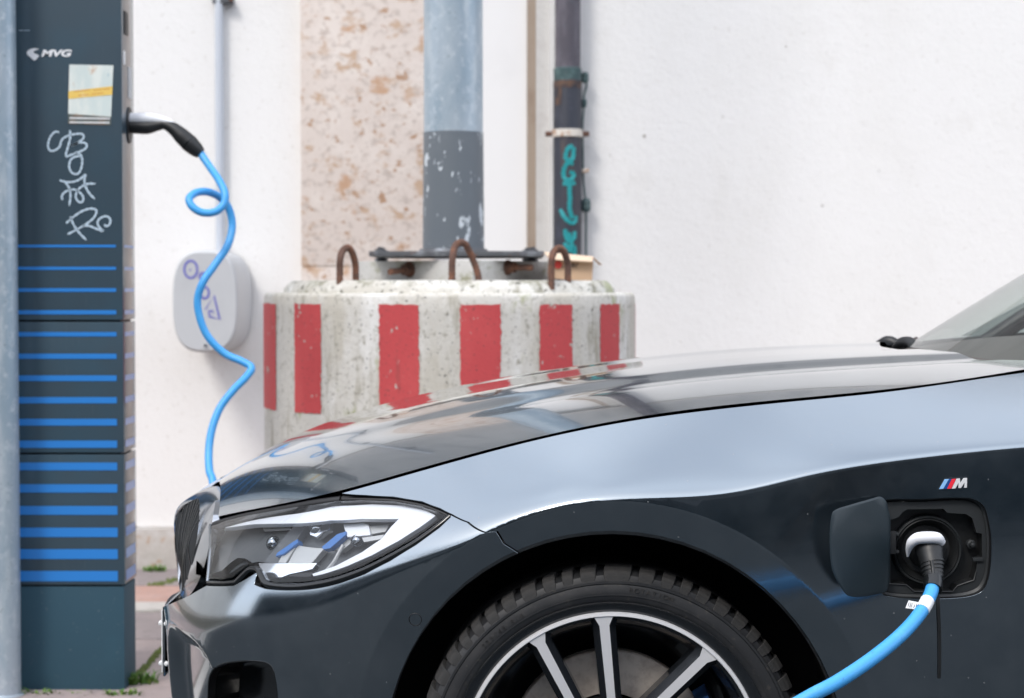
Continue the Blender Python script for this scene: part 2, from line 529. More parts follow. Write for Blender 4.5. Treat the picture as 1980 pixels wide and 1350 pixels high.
def hood(x, w):
    x = np.asarray(x, float); w = np.asarray(w, float)
    ww = np.where(w > 1, 2 - w, w)
    ye = YEDGE(np.clip(x, -.75, 1.3))[..., 0]
    Y = ye + ww * (YC - ye)
    Y = np.where(w > 1, 2 * YC - Y, Y)
    ze = np.polyval(ZEDGE, x); zc = np.polyval(ZCROWN, x)
    g = 1 - np.clip(1 - ww, 0, 2) ** 2.8
    fade = np.clip((x + .45) / .5, 0, 1); fade = fade * fade * (3 - 2 * fade)
    sm = np.clip((ww - .40) / .11, 0, 1); sm = sm * sm * (3 - 2 * sm)
    z = ze + (zc - ze) * g + fade * (.0075 * sm - .0035 * np.exp(-((ww - .39) / .07) ** 2))
    sm2 = np.clip((ww - .70) / .14, 0, 1); sm2 = sm2 * sm2 * (3 - 2 * sm2)
    z = z - fade * .005 * sm2
    return np.stack([x, Y, z], -1)
def off(surf, d):
    def f(a, b):
        return surf(a, b) - normal_of(surf, a, b) * d
    return f
def normal_of(surf, a, b, flip=False):
    e = 4e-4
    a = np.asarray(a, float); b = np.asarray(b, float)
    n = np.cross(surf(a + e, b) - surf(a - e, b), surf(a, b + e) - surf(a, b - e))
    n /= np.linalg.norm(n, axis=-1, keepdims=True) + 1e-15
    if surf is hood or flip:
        return n * np.where(n[..., 2:3] < 0, -1, 1)
    return -n if SIGN < 0 else n
SIGN = 1
SIGN = 1 if np.cross(side(1.0 + 1e-3, .8) - side(1.0, .8), side(1.0, .801) - side(1.0, .8))[1] < 0 else -1
# inverse: photo pixel or (x,z) on the flank -> (s,q)
gs, gq = np.meshgrid(np.linspace(0.0, 3.4, 260), np.linspace(0.0, 2.0, 90), indexing='ij')
GP = side(gs, gq); GPX = proj(GP); GXZ = GP[..., [0, 2]] * 1000
def inv_many(ts, mode='px', surf=side):
    G = (GPX if mode == 'px' else GXZ).reshape(-1, 2)
    fn = (lambda P: proj(P)) if mode == 'px' else (lambda P: P[..., [0, 2]] * 1000)
    t = np.asarray(ts, float).reshape(-1, 2) * (1 if mode == 'px' else 1000)
    v = np.zeros((len(t), 2))
    for k in range(len(t)):
        i = np.argmin((G[:, 0] - t[k, 0]) ** 2 + (G[:, 1] - t[k, 1]) ** 2)
        v[k] = gs.flat[i], gq.flat[i]
    e = 1e-4
    for _ in range(9):
        P = fn(surf(v[:, 0], v[:, 1]))
        J = np.stack([(fn(surf(v[:, 0] + e, v[:, 1])) - P) / e, (fn(surf(v[:, 0], v[:, 1] + e)) - P) / e], -1)
        det = J[:, 0, 0] * J[:, 1, 1] - J[:, 0, 1] * J[:, 1, 0]
        det = np.where(np.abs(det) < 1e-9, 1e-9, det)
        r = t - P
        dv = np.stack([(J[:, 1, 1] * r[:, 0] - J[:, 0, 1] * r[:, 1]) / det, (-J[:, 1, 0] * r[:, 0] + J[:, 0, 0] * r[:, 1]) / det], -1)
        v = v + np.clip(dv, -.04, .04)
        v[:, 0] = np.clip(v[:, 0], 0, 3.6); v[:, 1] = np.clip(v[:, 1], -.1, 2.1)
    return v
def inv(t, mode='px', surf=side):
    return inv_many([t], mode, surf)[0]
def px_poly(pts, surf=side):
    return list(inv_many(pts, 'px', surf))

def panel(name, surf, outer, holes, step, m, parent, sq=(1, .3), flange=.014, extra=(), flip=False, nsign=1, smooth_edge=True):
    """a piece of skin cut out of a parametric surface: outer/hole loops in parameter space, turned-in edges"""
    sc2 = np.array(sq)
    loops = []
    for k, L in enumerate([outer] + list(holes)):
        P = resample(np.asarray(L) * sc2, step)
        A = np.sum(P[:, 0] * np.roll(P[:, 1], -1) - np.roll(P[:, 0], -1) * P[:, 1])
        if (A > 0) != (k == 0):
            P = P[::-1]
        loops.append(P)
    lo = loops[0].min(0); hi = loops[0].max(0)
    X, Y = np.meshgrid(np.arange(lo[0], hi[0], step), np.arange(lo[1], hi[1], step), indexing='ij')
    X = X.copy(); X[:, 1::2] += step / 2
    X = X.ravel(); Y = Y.ravel()
    keep = pip(loops[0], X, Y)
    for L in loops[1:]:
        keep &= ~pip(L, X, Y)
    bp = np.concatenate(loops)
    ext = [resample(np.asarray(e) * sc2, step * .45, closed=False) for e in extra]
    near = np.ones(len(X), bool)
    chk = np.concatenate([bp] + ext)
    kd = KDTree(len(chk))
    for i, c in enumerate(chk):
        kd.insert((c[0], c[1], 0), i)
    kd.balance()
    for i in np.nonzero(keep)[0]:
        near[i] = kd.find((X[i], Y[i], 0))[2] > step * .5
    pts = np.stack([X[keep & near], Y[keep & near]], 1)
    allp = [bp]
    for e in ext:
        k = pip(loops[0], e[:, 0], e[:, 1])
        for L in loops[1:]:
            k &= ~pip(L, e[:, 0], e[:, 1])
        dmin = np.min((e[:, 0][:, None] - bp[None, :, 0]) ** 2 + (e[:, 1][:, None] - bp[None, :, 1]) ** 2, 1)
        allp.append(e[k & (dmin > (step * .4) ** 2)])
    allp.append(pts)
    vs = np.concatenate(allp)
    edges = []; base = 0
    for L in loops:
        n = len(L)
        edges += [(base + i, base + (i + 1) % n) for i in range(n)]
        base += n
    res = delaunay_2d_cdt([Vector((float(a), float(b))) for a, b in vs], edges, [], 0, 1e-7)
    V2 = np.array([[v.x, v.y] for v in res[0]])
    Fc = np.array([f for f in res[2] if len(f) == 3])
    cen = V2[Fc].mean(1)
    k = pip(loops[0], cen[:, 0], cen[:, 1])
    for L in loops[1:]:
        k &= ~pip(L, cen[:, 0], cen[:, 1])
    Fc = Fc[k]
    uv = V2 / sc2
    P3 = surf(uv[:, 0], uv[:, 1]); N3 = normal_of(surf, uv[:, 0], uv[:, 1], flip) * nsign
    # orient
    f0 = P3[Fc]
    fn = np.cross(f0[:, 1] - f0[:, 0], f0[:, 2] - f0[:, 0])
    if np.sum(np.sum(fn * N3[Fc[:, 0]], 1)) < 0:
        Fc = Fc[:, ::-1]
    verts = [P3]; norms = [N3]; faces = [tuple(f) for f in Fc]
    deep = []
    if flange:
        base = len(P3)
        for L in loops:
            u = L / sc2
            p = surf(u[:, 0], u[:, 1]); n = normal_of(surf, u[:, 0], u[:, 1], flip) * nsign
            tg = np.roll(p, -1, 0) - np.roll(p, 1, 0)
            out = np.cross(tg, n); out /= np.linalg.norm(out, axis=1, keepdims=True) + 1e-12
            # make sure 'out' leaves the polygon
            mid = (u * sc2) ; t2 = np.roll(mid, -1, 0) - np.roll(mid, 1, 0)
            o2 = np.stack([t2[:, 1], -t2[:, 0]], 1)
            o2 /= np.linalg.norm(o2, axis=1, keepdims=True) + 1e-12
            q3 = (surf((mid + o2 * 1e-3)[:, 0] / sc2[0], (mid + o2 * 1e-3)[:, 1] / sc2[1]) - p)
            if np.sum(q3 * out) < 0:
                out = -out
            b1 = p + out * .0008 - n * .0010
            b2 = p + out * .0008 - n * flange
            nn = (n + out); nn /= np.linalg.norm(nn, axis=1, keepdims=True)
            verts += [p, b1, b2]; norms += [n * .8 + out * .6, nn * .2 + out * .98, out]
            k = len(L)
            for a in range(2):
                for i in range(k):
                    i2 = (i + 1) % k
                    quad = (base + a * k + i, base + a * k + i2, base + (a + 1) * k + i2, base + (a + 1) * k + i)
                    if a == 1:
                        deep.append(len(faces))
                    faces.append(quad)
            base += 3 * k
    V = np.concatenate(verts); N = np.concatenate(norms)
    N /= np.linalg.norm(N, axis=1, keepdims=True) + 1e-12
    o = mesh_obj(name, V, faces, m, parent, normals=N)
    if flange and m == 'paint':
        o.data.materials.append(M['gap'])  # turned-in edge blackened to stand for shade in the gap
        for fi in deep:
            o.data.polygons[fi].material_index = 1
    return o
def seam(name, path, parent, r=.007, depth=.010, surf=side, m='gap'):
    P = np.array([surf(a, b) - normal_of(surf, a, b) * depth for a, b in path])
    return tube(name, P, r, m, parent, n=8)
def arc_sq(a0, a1, r, n=40, xw=XW):
    a = np.radians(np.linspace(a0, a1, n + 1))
    return list(inv_many(np.stack([xw + r * np.cos(a), ZW + r * np.sin(a)], 1), 'xz'))

car = thing('parked_car', 'dark grey metallic car with black and silver alloy wheel, plugged in to charge', 'car', (1.6, YC, 0))

s_door = inv((.985, .6), 'xz')[0]
s_hood = S_k[5] + .012
# --- seams given in photo pixels
SEAM_BF = [(874, 996), (905, 1010), (940, 1030), (975, 1052), (1003, 1071)]
HL_TOP = [(662, 960), (705, 959), (760, 962), (815, 971), (850, 984), (874, 996)]
# fender
arch_r = arc_sq(-16, 117, RARCH, 44)
side0 = lambda a, b: side(a, b, False)
seam_bf = px_poly(SEAM_BF, side0)
aa = np.array([math.degrees(math.atan2(side(*p)[2] - ZW, side(*p)[0] - XW)) for p in seam_bf])
A_SEAM = aa[-1]
f_top = [(s, .022) for s in np.linspace(s_hood, s_door, 60)]
f_back = [(s_door, q) for q in np.linspace(.1, 1.98, 20)]
f_bot = list(inv_many([(x, .20) for x in np.linspace(.95, XW + RARCH * math.cos(R(-16)) + .02, 8)], 'xz'))
f_arch = arc_sq(-16, A_SEAM - .35, RARCH, 46)
f_seam = [p + np.array([.0018, 0]) for p in seam_bf][::-1]
f_hl = [p + np.array([.001, -.006]) for p in px_poly(HL_TOP[1:])][::-1]
port_px = [(1706, 968), (1780, 965), (1850, 962), (1882, 965), (1903, 979), (1913, 1010), (1917, 1050), (1915, 1100), (1907, 1132), (1890, 1149), (1850, 1157), (1780, 1158), (1725, 1155), (1703, 1145), (1697, 1110), (1697, 1000)]
port_px = [tuple(p) for p in catmull(port_px, 5, closed=True)]
port = px_poly(port_px)
flare_lines = [arc_sq(0, 170, RFLARE + d, 70) for d in (-.012, -.006, -.003, 0, .003, .007, .012)]
fender_outer = f_top + f_back + f_bot + f_arch + f_seam[:-1] + f_hl
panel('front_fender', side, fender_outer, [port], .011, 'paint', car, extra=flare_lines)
# bumper
BUMP_TOP = [(399, 1133), (425, 1134), (452, 1133), (474, 1121), (497, 1107), (491, 1131), (512, 1139), (570, 1142), (615, 1138), (655, 1129), (705, 1111), (755, 1085), (805, 1054), (850, 1021), (871, 1001)]
b_top = px_poly(BUMP_TOP)
b_seam = [p - np.array([.0018, 0]) for p in seam_bf]
b_arch = arc_sq(A_SEAM + .35, 200, RARCH, 34)
intake_px = [(402, 1420), (402, 1345), (406, 1305), (424, 1286), (462, 1279), (500, 1279), (523, 1287), (532, 1312), (537, 1360), (534, 1420), (520, 1450), (420, 1450)]
intake = px_poly([tuple(p) for p in catmull(intake_px, 4, closed=True)])
s_ab = b_arch[-1][0]
b_bot = [(s, 1.98) for s in np.linspace(s_ab, 0.0, 24)]
b_front = [(0.0, 1.6), (0.0, 1.25), (0.0, 1.03), (S_k[1] * .5, 1.03), (S_k[1], 1.03), inv((366, 1152))]
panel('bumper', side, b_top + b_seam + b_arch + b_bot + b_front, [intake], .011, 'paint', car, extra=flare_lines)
# hood
h_near = [(x, .0015) for x in np.linspace(-.541, .972, 90)]
h_rear = [(.972 - .20 * math.sin(w * math.pi / 2), w) for w in np.linspace(.04, 1, 14)]
h_front = []
for (x, y) in [(-.650, 4.03), (-.645, 3.995), (-.598, 3.955), (-.579, 3.88), (-.562, 3.78), (-.550, 3.69), (-.544, 3.645)]:
    ye = YEDGE(x)[0]
    h_front.append((x, (y - ye) / (YC - ye)))
mir = lambda L: [(x, 2 - w) for x, w in L][::-1]
hood_outer = h_near + h_rear + mir(h_rear)[1:] + mir(h_near) + mir(h_front) + h_front[1:]
crease = [[(x, w) for x in np.linspace(-.4, .75, 60)] for w in (.39, .41, .46, .51, .70, .84)]
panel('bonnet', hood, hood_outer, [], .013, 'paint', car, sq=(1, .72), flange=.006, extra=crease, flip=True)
# black strips behind the shut lines, painting in the shade of the gaps
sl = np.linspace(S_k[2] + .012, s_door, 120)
tube('bonnet_gap_shade', TS(sl) + np.array([.004, .004, -.0165]), .008, 'gap', car, n=8)
seam('bumper_gap_shade', px_poly(SEAM_BF), car, r=.005, depth=.008)

# ------------------------------------------------------------------ head lamp
HL = [(409, 1017), (440, 1006), (500, 993), (575, 980), (650, 969), (700, 967), (760, 969), (812, 978), (846, 990), (862, 998), (842, 1012), (800, 1042), (750, 1070), (700, 1095), (650, 1113), (610, 1122), (570, 1126), (530, 1126), (514, 1119), (506, 1104), (495, 1094), (480, 1093), (466, 1102), (450, 1116), (430, 1120), (402, 1119), (404, 1080), (406, 1045)]
hl = px_poly(HL)
lamp = panel('headlight', side, hl, [], .012, 'lens', car, flange=.010)
lamp['label'] = 'clear headlight lens over white light guide'
back = off(side, .055)
panel('lamp_housing', back, [p + np.array([0, 0]) for p in px_poly([(x + (4 if x < 500 else 0), y) for x, y in HL], back)], [], .014, 'lampdark', lamp, flange=-.028)
def lamp_piece(name, pts, depth, m, thick=.012, step=.008):
    sf = off(side, depth)
    return panel(name, sf, px_poly(pts, sf), [], step, m, lamp, flange=thick)
lamp_piece('light_guide', [(425, 1016), (490, 1001), (560, 989), (640, 978), (720, 975), (780, 977), (820, 985), (842, 997), (812, 1019), (770, 1046), (720, 1073), (672, 1094), (628, 1109), (606, 1114), (604, 1110), (650, 1094), (700, 1068), (738, 1042), (757, 1018), (772, 1003), (700, 1003), (640, 1006), (560, 1012), (495, 1013), (428, 1020)], .013, 'white_guide', .010)
lamp_piece('blue_accent', [(566, 1048), (575, 1043), (576, 1049), (548, 1071), (533, 1075), (536, 1069)], .032, 'bluelamp')
lamp_piece('blue_accent', [(622, 1058), (652, 1033), (668, 1028), (668, 1034), (638, 1060), (626, 1062)], .026, 'bluelamp')
lamp_piece('lamp_module', [(664, 1014), (700, 1012), (712, 1015), (716, 1034), (672, 1038)], .030, 'white_guide')
lamp_piece('lamp_module', [(597, 1013), (640, 1009), (636, 1024), (626, 1027), (612, 1038), (600, 1034)], .034, 'chrome')
lamp_piece('reflector_plate', [(576, 1055), (626, 1061), (600, 1091), (556, 1091)], .038, 'lampgrey')
lamp_piece('reflector_plate', [(640, 1062), (668, 1042), (682, 1040), (676, 1052), (660, 1064)], .038, 'lampgrey')
lamp_piece('chrome_trim', [(500, 1089), (560, 1089), (612, 1089), (604, 1100), (560, 1110), (545, 1116), (512, 1116)], .022, 'chrome')
lamp_piece('lamp_grille', [(548, 1113), (566, 1108), (606, 1107), (600, 1115)], .024, 'gap')
lamp_piece('mid_plate', [(444, 1020), (560, 1012), (590, 1018), (545, 1090), (500, 1086), (470, 1092), (445, 1108), (425, 1108), (427, 1040)], .040, 'lampdark')
for (px_, py_, r_, dp_) in ((616, 1024, .012, .036), (690, 1046, .009, .034), (528, 1052, .011, .036)):
    sf_ = off(side, dp_); pc = sf_(*inv((px_, py_), 'px', sf_))
    lathe('projector', [(0, -.006), (r_ * .5, -.005), (r_ * .85, -.002), (r_, .002), (r_ * 1.15, .002), (r_ * 1.2, .010)], 'chromedark', lamp, n=24, centre=pc, axis='y')
lamp_piece('lamp_fin', [(508, 1020), (560, 1018), (562, 1022), (510, 1025)], .030, 'lampgrey', .004)
lamp_piece('lamp_fin', [(700, 1040), (742, 1034), (738, 1042), (704, 1048)], .030, 'lampgrey', .004)
lamp_piece('lamp_fin', [(712, 1018), (752, 1014), (745, 1028), (716, 1033)], .034, 'lampgrey', .004)
lamp_piece('lamp_fin', [(556, 1056), (574, 1052), (552, 1088), (538, 1088)], .036, 'lampgrey', .004)
sfl = off(side, .018)
gp = np.array([sfl(*inv(p, 'px', sfl)) for p in [(664, 1054), (655, 1070), (645, 1088), (632, 1103), (622, 1110)]])
tube('fibre_guide', catmull(gp, 6), .0035, 'lampgrey', lamp, n=8)
# black seal bead round the lamp
bead = [(455, 1125), (470, 1110), (482, 1100), (496, 1101), (502, 1112), (511, 1127), (530, 1133), (570, 1135), (612, 1130), (652, 1121), (702, 1103), (752, 1078), (802, 1049), (847, 1016), (869, 997)]
seam('lamp_seal_gap_shade', list(inv_many(catmull(bead, 4))), lamp, r=.0062, depth=.0035, m='rubber_gloss')
seam('lamp_seal_gap_shade', list(inv_many(catmull([(400, 1126), (430, 1127), (455, 1125)], 6))), lamp, r=.004, depth=.003, m='rubber_gloss')
seam('lamp_seal_gap_shade', list(inv_many(catmull([(404, 1014), (405, 1050), (402, 1090), (399, 1124)], 6))), lamp, r=.0035, depth=.003, m='chromedark')
seam('lamp_seal_gap_shade', list(inv_many(catmull([(660, 963), (705, 963), (760, 965), (813, 974), (849, 987), (870, 997)], 5))), lamp, r=.0035, depth=.006, m='gap')  # black strip painting in the shade between lamp and fender
seam('lamp_seal_gap_shade', list(inv_many(catmull([(408, 1010), (440, 1000), (500, 986), (575, 973), (655, 962)], 5))), lamp, r=.008, depth=.010, m='gap')  # black strip painting in the shade under the bonnet edge

# ------------------------------------------------------------------ kidney grille
def kidney(mirror):
    g = None
    inner = [(385, 966, 3.79), (385, 1000, 3.71), (381, 1040, 3.69), (372, 1085, 3.70), (360, 1122, 3.735), (354, 1140, 3.78), (355, 1140, 3.86), (354, 1118, 3.925), (348, 1075, 3.95), (342, 1030, 3.96), (341, 1008, 3.955), (346, 990, 3.940), (357, 977, 3.91), (372, 968, 3.86)]
    outer = [(415, 941, 3.86), (417, 960, 3.75), (415, 980, 3.68), (411, 1005, 3.630), (405, 1050, 3.618), (395, 1095, 3.625), (378, 1135, 3.66), (357, 1162, 3.74), (350, 1160, 3.88), (347, 1130, 3.955), (342, 1080, 3.972), (337, 1030, 3.98), (337, 1002, 3.975), (344, 981, 3.965), (356, 969, 3.945), (372, 958, 3.925), (396, 945, 3.90)]
    I = catmull([at(*p) for p in inner], 8, closed=True); O = catmull([at(*p) for p in outer], 8, closed=True)
    def even(P, k=96):
        Q = np.vstack([P, P[:1]]); L = np.concatenate([[0], np.cumsum(np.linalg.norm(np.diff(Q, axis=0), axis=1))])
        u = np.linspace(0, L[-1], k + 1)[:-1]
        return np.stack([np.interp(u, L, Q[:, j]) for j in range(3)], 1)
    I = even(I); O = even(O)
    def mm(P):
        P = np.array(P)
        if mirror:
            P[:, 1] = 2 * YC - P[:, 1]
        return P
    n = len(I)
    push = np.array([.085, .012, 0])
    rows = [O + np.array([.012, 0, 0]), O, O * .55 + I * .45 + np.array([-.004, -.003, 0]), I, I + push * .25, I + push]
    V = np.concatenate([mm(r) for r in rows]); Fc = []
    for a in range(len(rows) - 1):
        for i in range(n):
            Fc.append((a * n + i, a * n + (i + 1) % n, (a + 1) * n + (i + 1) % n, (a + 1) * n + i))
    g = mesh_obj('grille', V, Fc[:3 * n], 'grillechrome', car, smooth=True, angle=R(40))
    mesh_obj('grille_throat', V, Fc[3 * n:], 'rubber_gloss', g, smooth=True)
    B = mm(I + push)
    mesh_obj('grille_back', B, [tuple(range(n))], 'gap', g)
    # upright slats
    for k in range(9):
        f = (k + .5) / 9
        Y = 3.69 + f * .26
        # near/far crossing of the opening at this Y
        top = None; ys = I[:, 1]
        idx = [i for i in range(n) if (ys[i] - Y) * (ys[(i + 1) % n] - Y) <= 0 and abs(ys[i] - ys[(i + 1) % n]) > 1e-9]
        if len(idx) < 2:
            continue
        pts = []
        for i in idx:
            t = (Y - ys[i]) / (ys[(i + 1) % n] - ys[i])
            pts.append(I[i] * (1 - t) + I[(i + 1) % n] * t)
        pts.sort(key=lambda p: p[2])
        lo_, hi_ = pts[0], pts[-1]
        prof = []
        for j in range(9):
            t = j / 8
            bulge = -.010 * math.sin(t * math.pi)
            prof.append(lo_ * (1 - t) + hi_ * t + np.array([.004 + bulge, 0, 0]))
        V2 = []; F2 = []
        for p in prof:
            for (dx, dy) in ((-.004, -.002), (-.004, .002), (.05, .003), (.05, -.003)):
                V2.append(p + np.array([dx, dy, 0]))
        for j in range(8):
            for c in range(4):
                F2.append((4 * j + c, 4 * j + (c + 1) % 4, 4 * j + 4 + (c + 1) % 4, 4 * j + 4 + c))
        F2 += [(0, 1, 2, 3), (32, 33, 34, 35)]
        mesh_obj('slat', mm(V2), F2, 'slat', g)
        tube('slat_highlight', mm([p + np.array([-.0045, 0, 0]) for p in prof]), .0020, 'slathighlight', g, n=6)  # thin bright strip added as the slat's highlight
kidney(False); kidney(True)

# ------------------------------------------------------------------ front wheel
def wheel(xw, parent):
    YO = 3.150; ZT = .317                                # outer face of the tyre sidewall
    w = bpy.data.objects.new('wheel', None); C.objects.link(w); w.parent = parent
    w.location = Vector((xw, YO, ZT)) - Vector(root_loc(parent))
    c = np.array([xw, YO, ZT])
    lathe('tyre', [(.240, .030), (.256, .012), (.262, .005), (.268, .001), (.282, .000), (.292, .003), (.2935, .0015), (.297, .0015), (.2985, .005), (.306, .010), (.3100, .022), (.3120, .040), (.312, .11), (.310, .18), (.304, .205), (.28, .22), (.23, .21)], 'tyre', w, n=120, centre=c, axis='y')
    # raised sidewall ring and letters
    lathe('sidewall_ring', [(.2745, .004), (.2745, -.0006), (.2762, -.0006), (.2762, .004)], 'tyre', w, n=120, centre=c, axis='y')
    # moulded sidewall lettering
    def arc_text(txt, deg0, rad, size):
        VV = []; FF = []
        for i, chh in enumerate(txt):
            if chh == ' ':
                continue
            cu = bpy.data.curves.new('t', 'FONT'); cu.body = chh; cu.size = size; cu.extrude = .0004; cu.align_x = 'CENTER'
            tmp = bpy.data.objects.new('t', cu); C.objects.link(tmp)
            me = bpy.data.meshes.new_from_object(tmp.evaluated_get(bpy.context.evaluated_depsgraph_get()))
            bpy.data.objects.remove(tmp)
            a_ = R(deg0 - i * math.degrees(size * .78 / rad)); b0 = len(VV)
            for v in me.vertices:
                rr_ = rad + v.co.y; tt = v.co.x
                VV.append(c + np.array([rr_ * math.cos(a_) + tt * math.sin(a_), -.0008 - v.co.z, rr_ * math.sin(a_) - tt * math.cos(a_)]))
            FF += [tuple(b0 + k for k in p.vertices) for p in me.polygons]
            bpy.data.meshes.remove(me)
        return mesh_obj('sidewall_lettering', VV, FF, 'tread', w)
    if xw < 1:
        arc_text('ROTATION', 84, .281, .012)
        arc_text('225/45 R18', 137, .2795, .011)
    # shoulder tread blocks
    def block_mesh(wd):
        bm = bmesh.new()
        prof = [(.297, .004), (.306, .007), (.3130, .013), (.3178, .024), (.3190, .040), (.3180, .060), (.308, .060), (.299, .026)]
        L = []
        for sgn in (-1, 1):
            row = []
            for (r, h) in prof:
                taper = wd * (0.80 if r < .303 else 1.0)
                a = sgn * taper / 2 / r + (h - .03) * .35
                row.append(bm.verts.new((r * math.sin(a), h, r * math.cos(a))))
            L.append(row)
        n = len(prof)
        bm.faces.new(L[0]); bm.faces.new(L[1][::-1])
        for i in range(n):
            bm.faces.new((L[0][i], L[1][i], L[1][(i + 1) % n], L[0][(i + 1) % n]))
        bmesh.ops.recalc_face_normals(bm, faces=bm.faces)
        bmesh.ops.bevel(bm, geom=[e for e in bm.edges], offset=.0012, segments=1, affect='EDGES')
        me = bpy.data.meshes.new('tread_block'); bm.to_mesh(me); bm.free()
        me.materials.append(M['tread'])
        return me
    meshes = [block_mesh(x) for x in (.0215, .026, .0185, .0235)]
    a = 0.0; i = 0
    seq = [1, 1, 0, 2, 0, 1, 3, 2, 2, 0, 3, 1, 0, 2]
    pitch = [.0345, .040, .030, .0365]
    while a < 2 * math.pi - .05:
        k = seq[i % len(seq)]
        o = bpy.data.objects.new('tread_block', meshes[k]); C.objects.link(o); o.parent = w
        o.rotation_euler = (0, a + pitch[k] / .32 / 2, 0)
        a += pitch[k] / .322
        i += 1
    # sipes and inner tread rows as one ring of darker rubber
    lathe('tread_band', [(.3150, .070), (.3165, .075), (.3165, .11), (.3165, .135), (.312, .137), (.312, .145), (.3160, .147), (.314, .185), (.304, .2)], 'tread', w, n=120, centre=c, axis='y')
    # rim
    lathe('rim_lip', [(.2385, .0145), (.2392, .0080), (.2400, .0072), (.2452, .0080), (.2462, .0125)], 'rimsilver', w, n=120, centre=c, axis='y')
    lathe('rim_barrel', [(.2560, .012), (.2460, .0125), (.2385, .0145), (.2335, .018), (.2320, .026), (.2280, .036), (.2200, .045), (.2140, .10), (.2120, .20), (.1, .21)], 'rimblack', w, n=120, centre=c, axis='y')
    lathe('rim_edge', [(.2645, .0025), (.2600, .0068), (.2540, .0105), (.2462, .0128)], 'rimblack', w, n=120, centre=c, axis='y')
    lathe('hub', [(.0, .022), (.030, .022), (.034, .026), (.040, .030), (.070, .034), (.078, .045), (.08, .10)], 'rimblack', w, n=48, centre=c, axis='y')
    # spokes: black flanks with machined face
    def spoke(deg, lean):
        d = np.array([math.cos(R(deg)), 0, math.sin(R(deg))]); t = np.array([-math.sin(R(deg)), 0, math.cos(R(deg))])
        st = []
        for r in np.linspace(.030, .2405, 14):
            f = (r - .03) / .2105
            hw = .0068 + .0020 * f + (.008 * max(0, f - .94) / .06)
            dep = .046 - .037 * f ** .55
            st.append((c + d * r + t * lean * (1 - f), hw, dep))
        V = []; Fb = []
        for p, hw, dep in st:
            for (a_, h_) in ((-hw, dep + .0006), (hw, dep + .0006), (hw + .0100, dep + .012), (hw + .0110, dep + .045), (-hw - .0110, dep + .045), (-hw - .0100, dep + .012)):
                V.append(p + t * a_ + np.array([0, h_, 0]))
        for i in range(13):
            for k in range(6):
                Fb.append((6 * i + k, 6 * i + (k + 1) % 6, 6 * i + 6 + (k + 1) % 6, 6 * i + 6 + k))
        s_ = mesh_obj('spoke', V, Fb, 'rimblack', w, smooth=True, angle=R(30))
        V = []; Ff = []
        for p, hw, dep in st:
            V += [p + t * (-hw + .0006) + np.array([0, dep, 0]), p + t * (hw - .0006) + np.array([0, dep, 0])]
        for i in range(13):
            Ff.append((2 * i, 2 * i + 1, 2 * i + 3, 2 * i + 2))
        mesh_obj('spoke_face', V, Ff, 'rimsilver', w)
    for k in range(5):
        spoke(120.6 - 72 * k, .012)
        spoke(93.4 - 72 * k, -.008)
    lathe('brake_disc', [(.095, .105), (.0955, .103), (.165, .103), (.167, .105), (.167, .130), (.09, .131)], 'disc', w, n=96, centre=c, axis='y')
    lathe('disc_bell', [(.0, .075), (.075, .076), (.085, .080), (.092, .105)], 'rimblack', w, n=48, centre=c, axis='y')
    # caliper on the rear side of the disc
    V = []; Fc = []
    for k in range(9):
        a_ = R(-32 + 64 * k / 8)
        for (r, h) in ((.120, .070), (.150, .058), (.188, .062), (.192, .15), (.120, .15)):
            V.append(c + np.array([r * math.cos(a_), h, r * math.sin(a_)]))
    for k in range(8):
        for j in range(5):
            Fc.append((5 * k + j, 5 * k + (j + 1) % 5, 5 * k + 5 + (j + 1) % 5, 5 * k + 5 + j))
    Fc += [(0, 1, 2, 3, 4), (40, 41, 42, 43, 44)]
    mesh_obj('caliper', V, Fc, 'bluecaliper', w, smooth=True, angle=R(40))
    return w
wheel(XW, car)
# wheel-arch liner: dark shell inside the arch
def liner(xw):
    V = []; Fc = []
    n = 40
    rows = [(RARCH + .0015, .010), (RARCH - .001, .022), (RARCH + .004, .05), (RARCH + .012, .10), (RARCH + .012, .30), (.10, .32)]
    for j, (r, dy) in enumerate(rows):
        for k in range(n + 1):
            a = R(-25 + 230 * k / n)
            x = xw + r * math.cos(a); z = ZW + r * math.sin(a)
            y = WYX(np.clip(x, -.6, 3.4))[0] - .012
            V.append((x, y + dy if j < 5 else 3.45, z))
    for j in range(len(rows) - 1):
        for k in range(n):
            Fc.append((j * (n + 1) + k, j * (n + 1) + k + 1, (j + 1) * (n + 1) + k + 1, (j + 1) * (n + 1) + k))
    mesh_obj('arch_liner', V, Fc, 'liner', car, smooth=True, angle=R(40))
liner(XW)

# ------------------------------------------------------------------ intake pocket, plate, sensor, badge
icx = np.array([side(*p) for p in intake]); icn = np.array([normal_of(side, *p) for p in intake])
n = len(icx); cen = icx.mean(0)
rowsP = [icx - icn * .003, icx - icn * .02, (icx - icn * .055) * .94 + (cen - icn.mean(0) * .055) * .06]
V = np.concatenate(rowsP); Fc = []
for a in range(2):
    for i in range(n):
        Fc.append((a * n + i, a * n + (i + 1) % n, (a + 1) * n + (i + 1) % n, (a + 1) * n + i))
Fc.append(tuple(2 * n + i for i in range(n)))
mesh_obj('air_intake', V, Fc, 'rubber_gloss', car, smooth=True, angle=R(30))
tube('intake_trim', icx - icn * .001, .0018, 'rubber_gloss', car, n=6, closed=True)
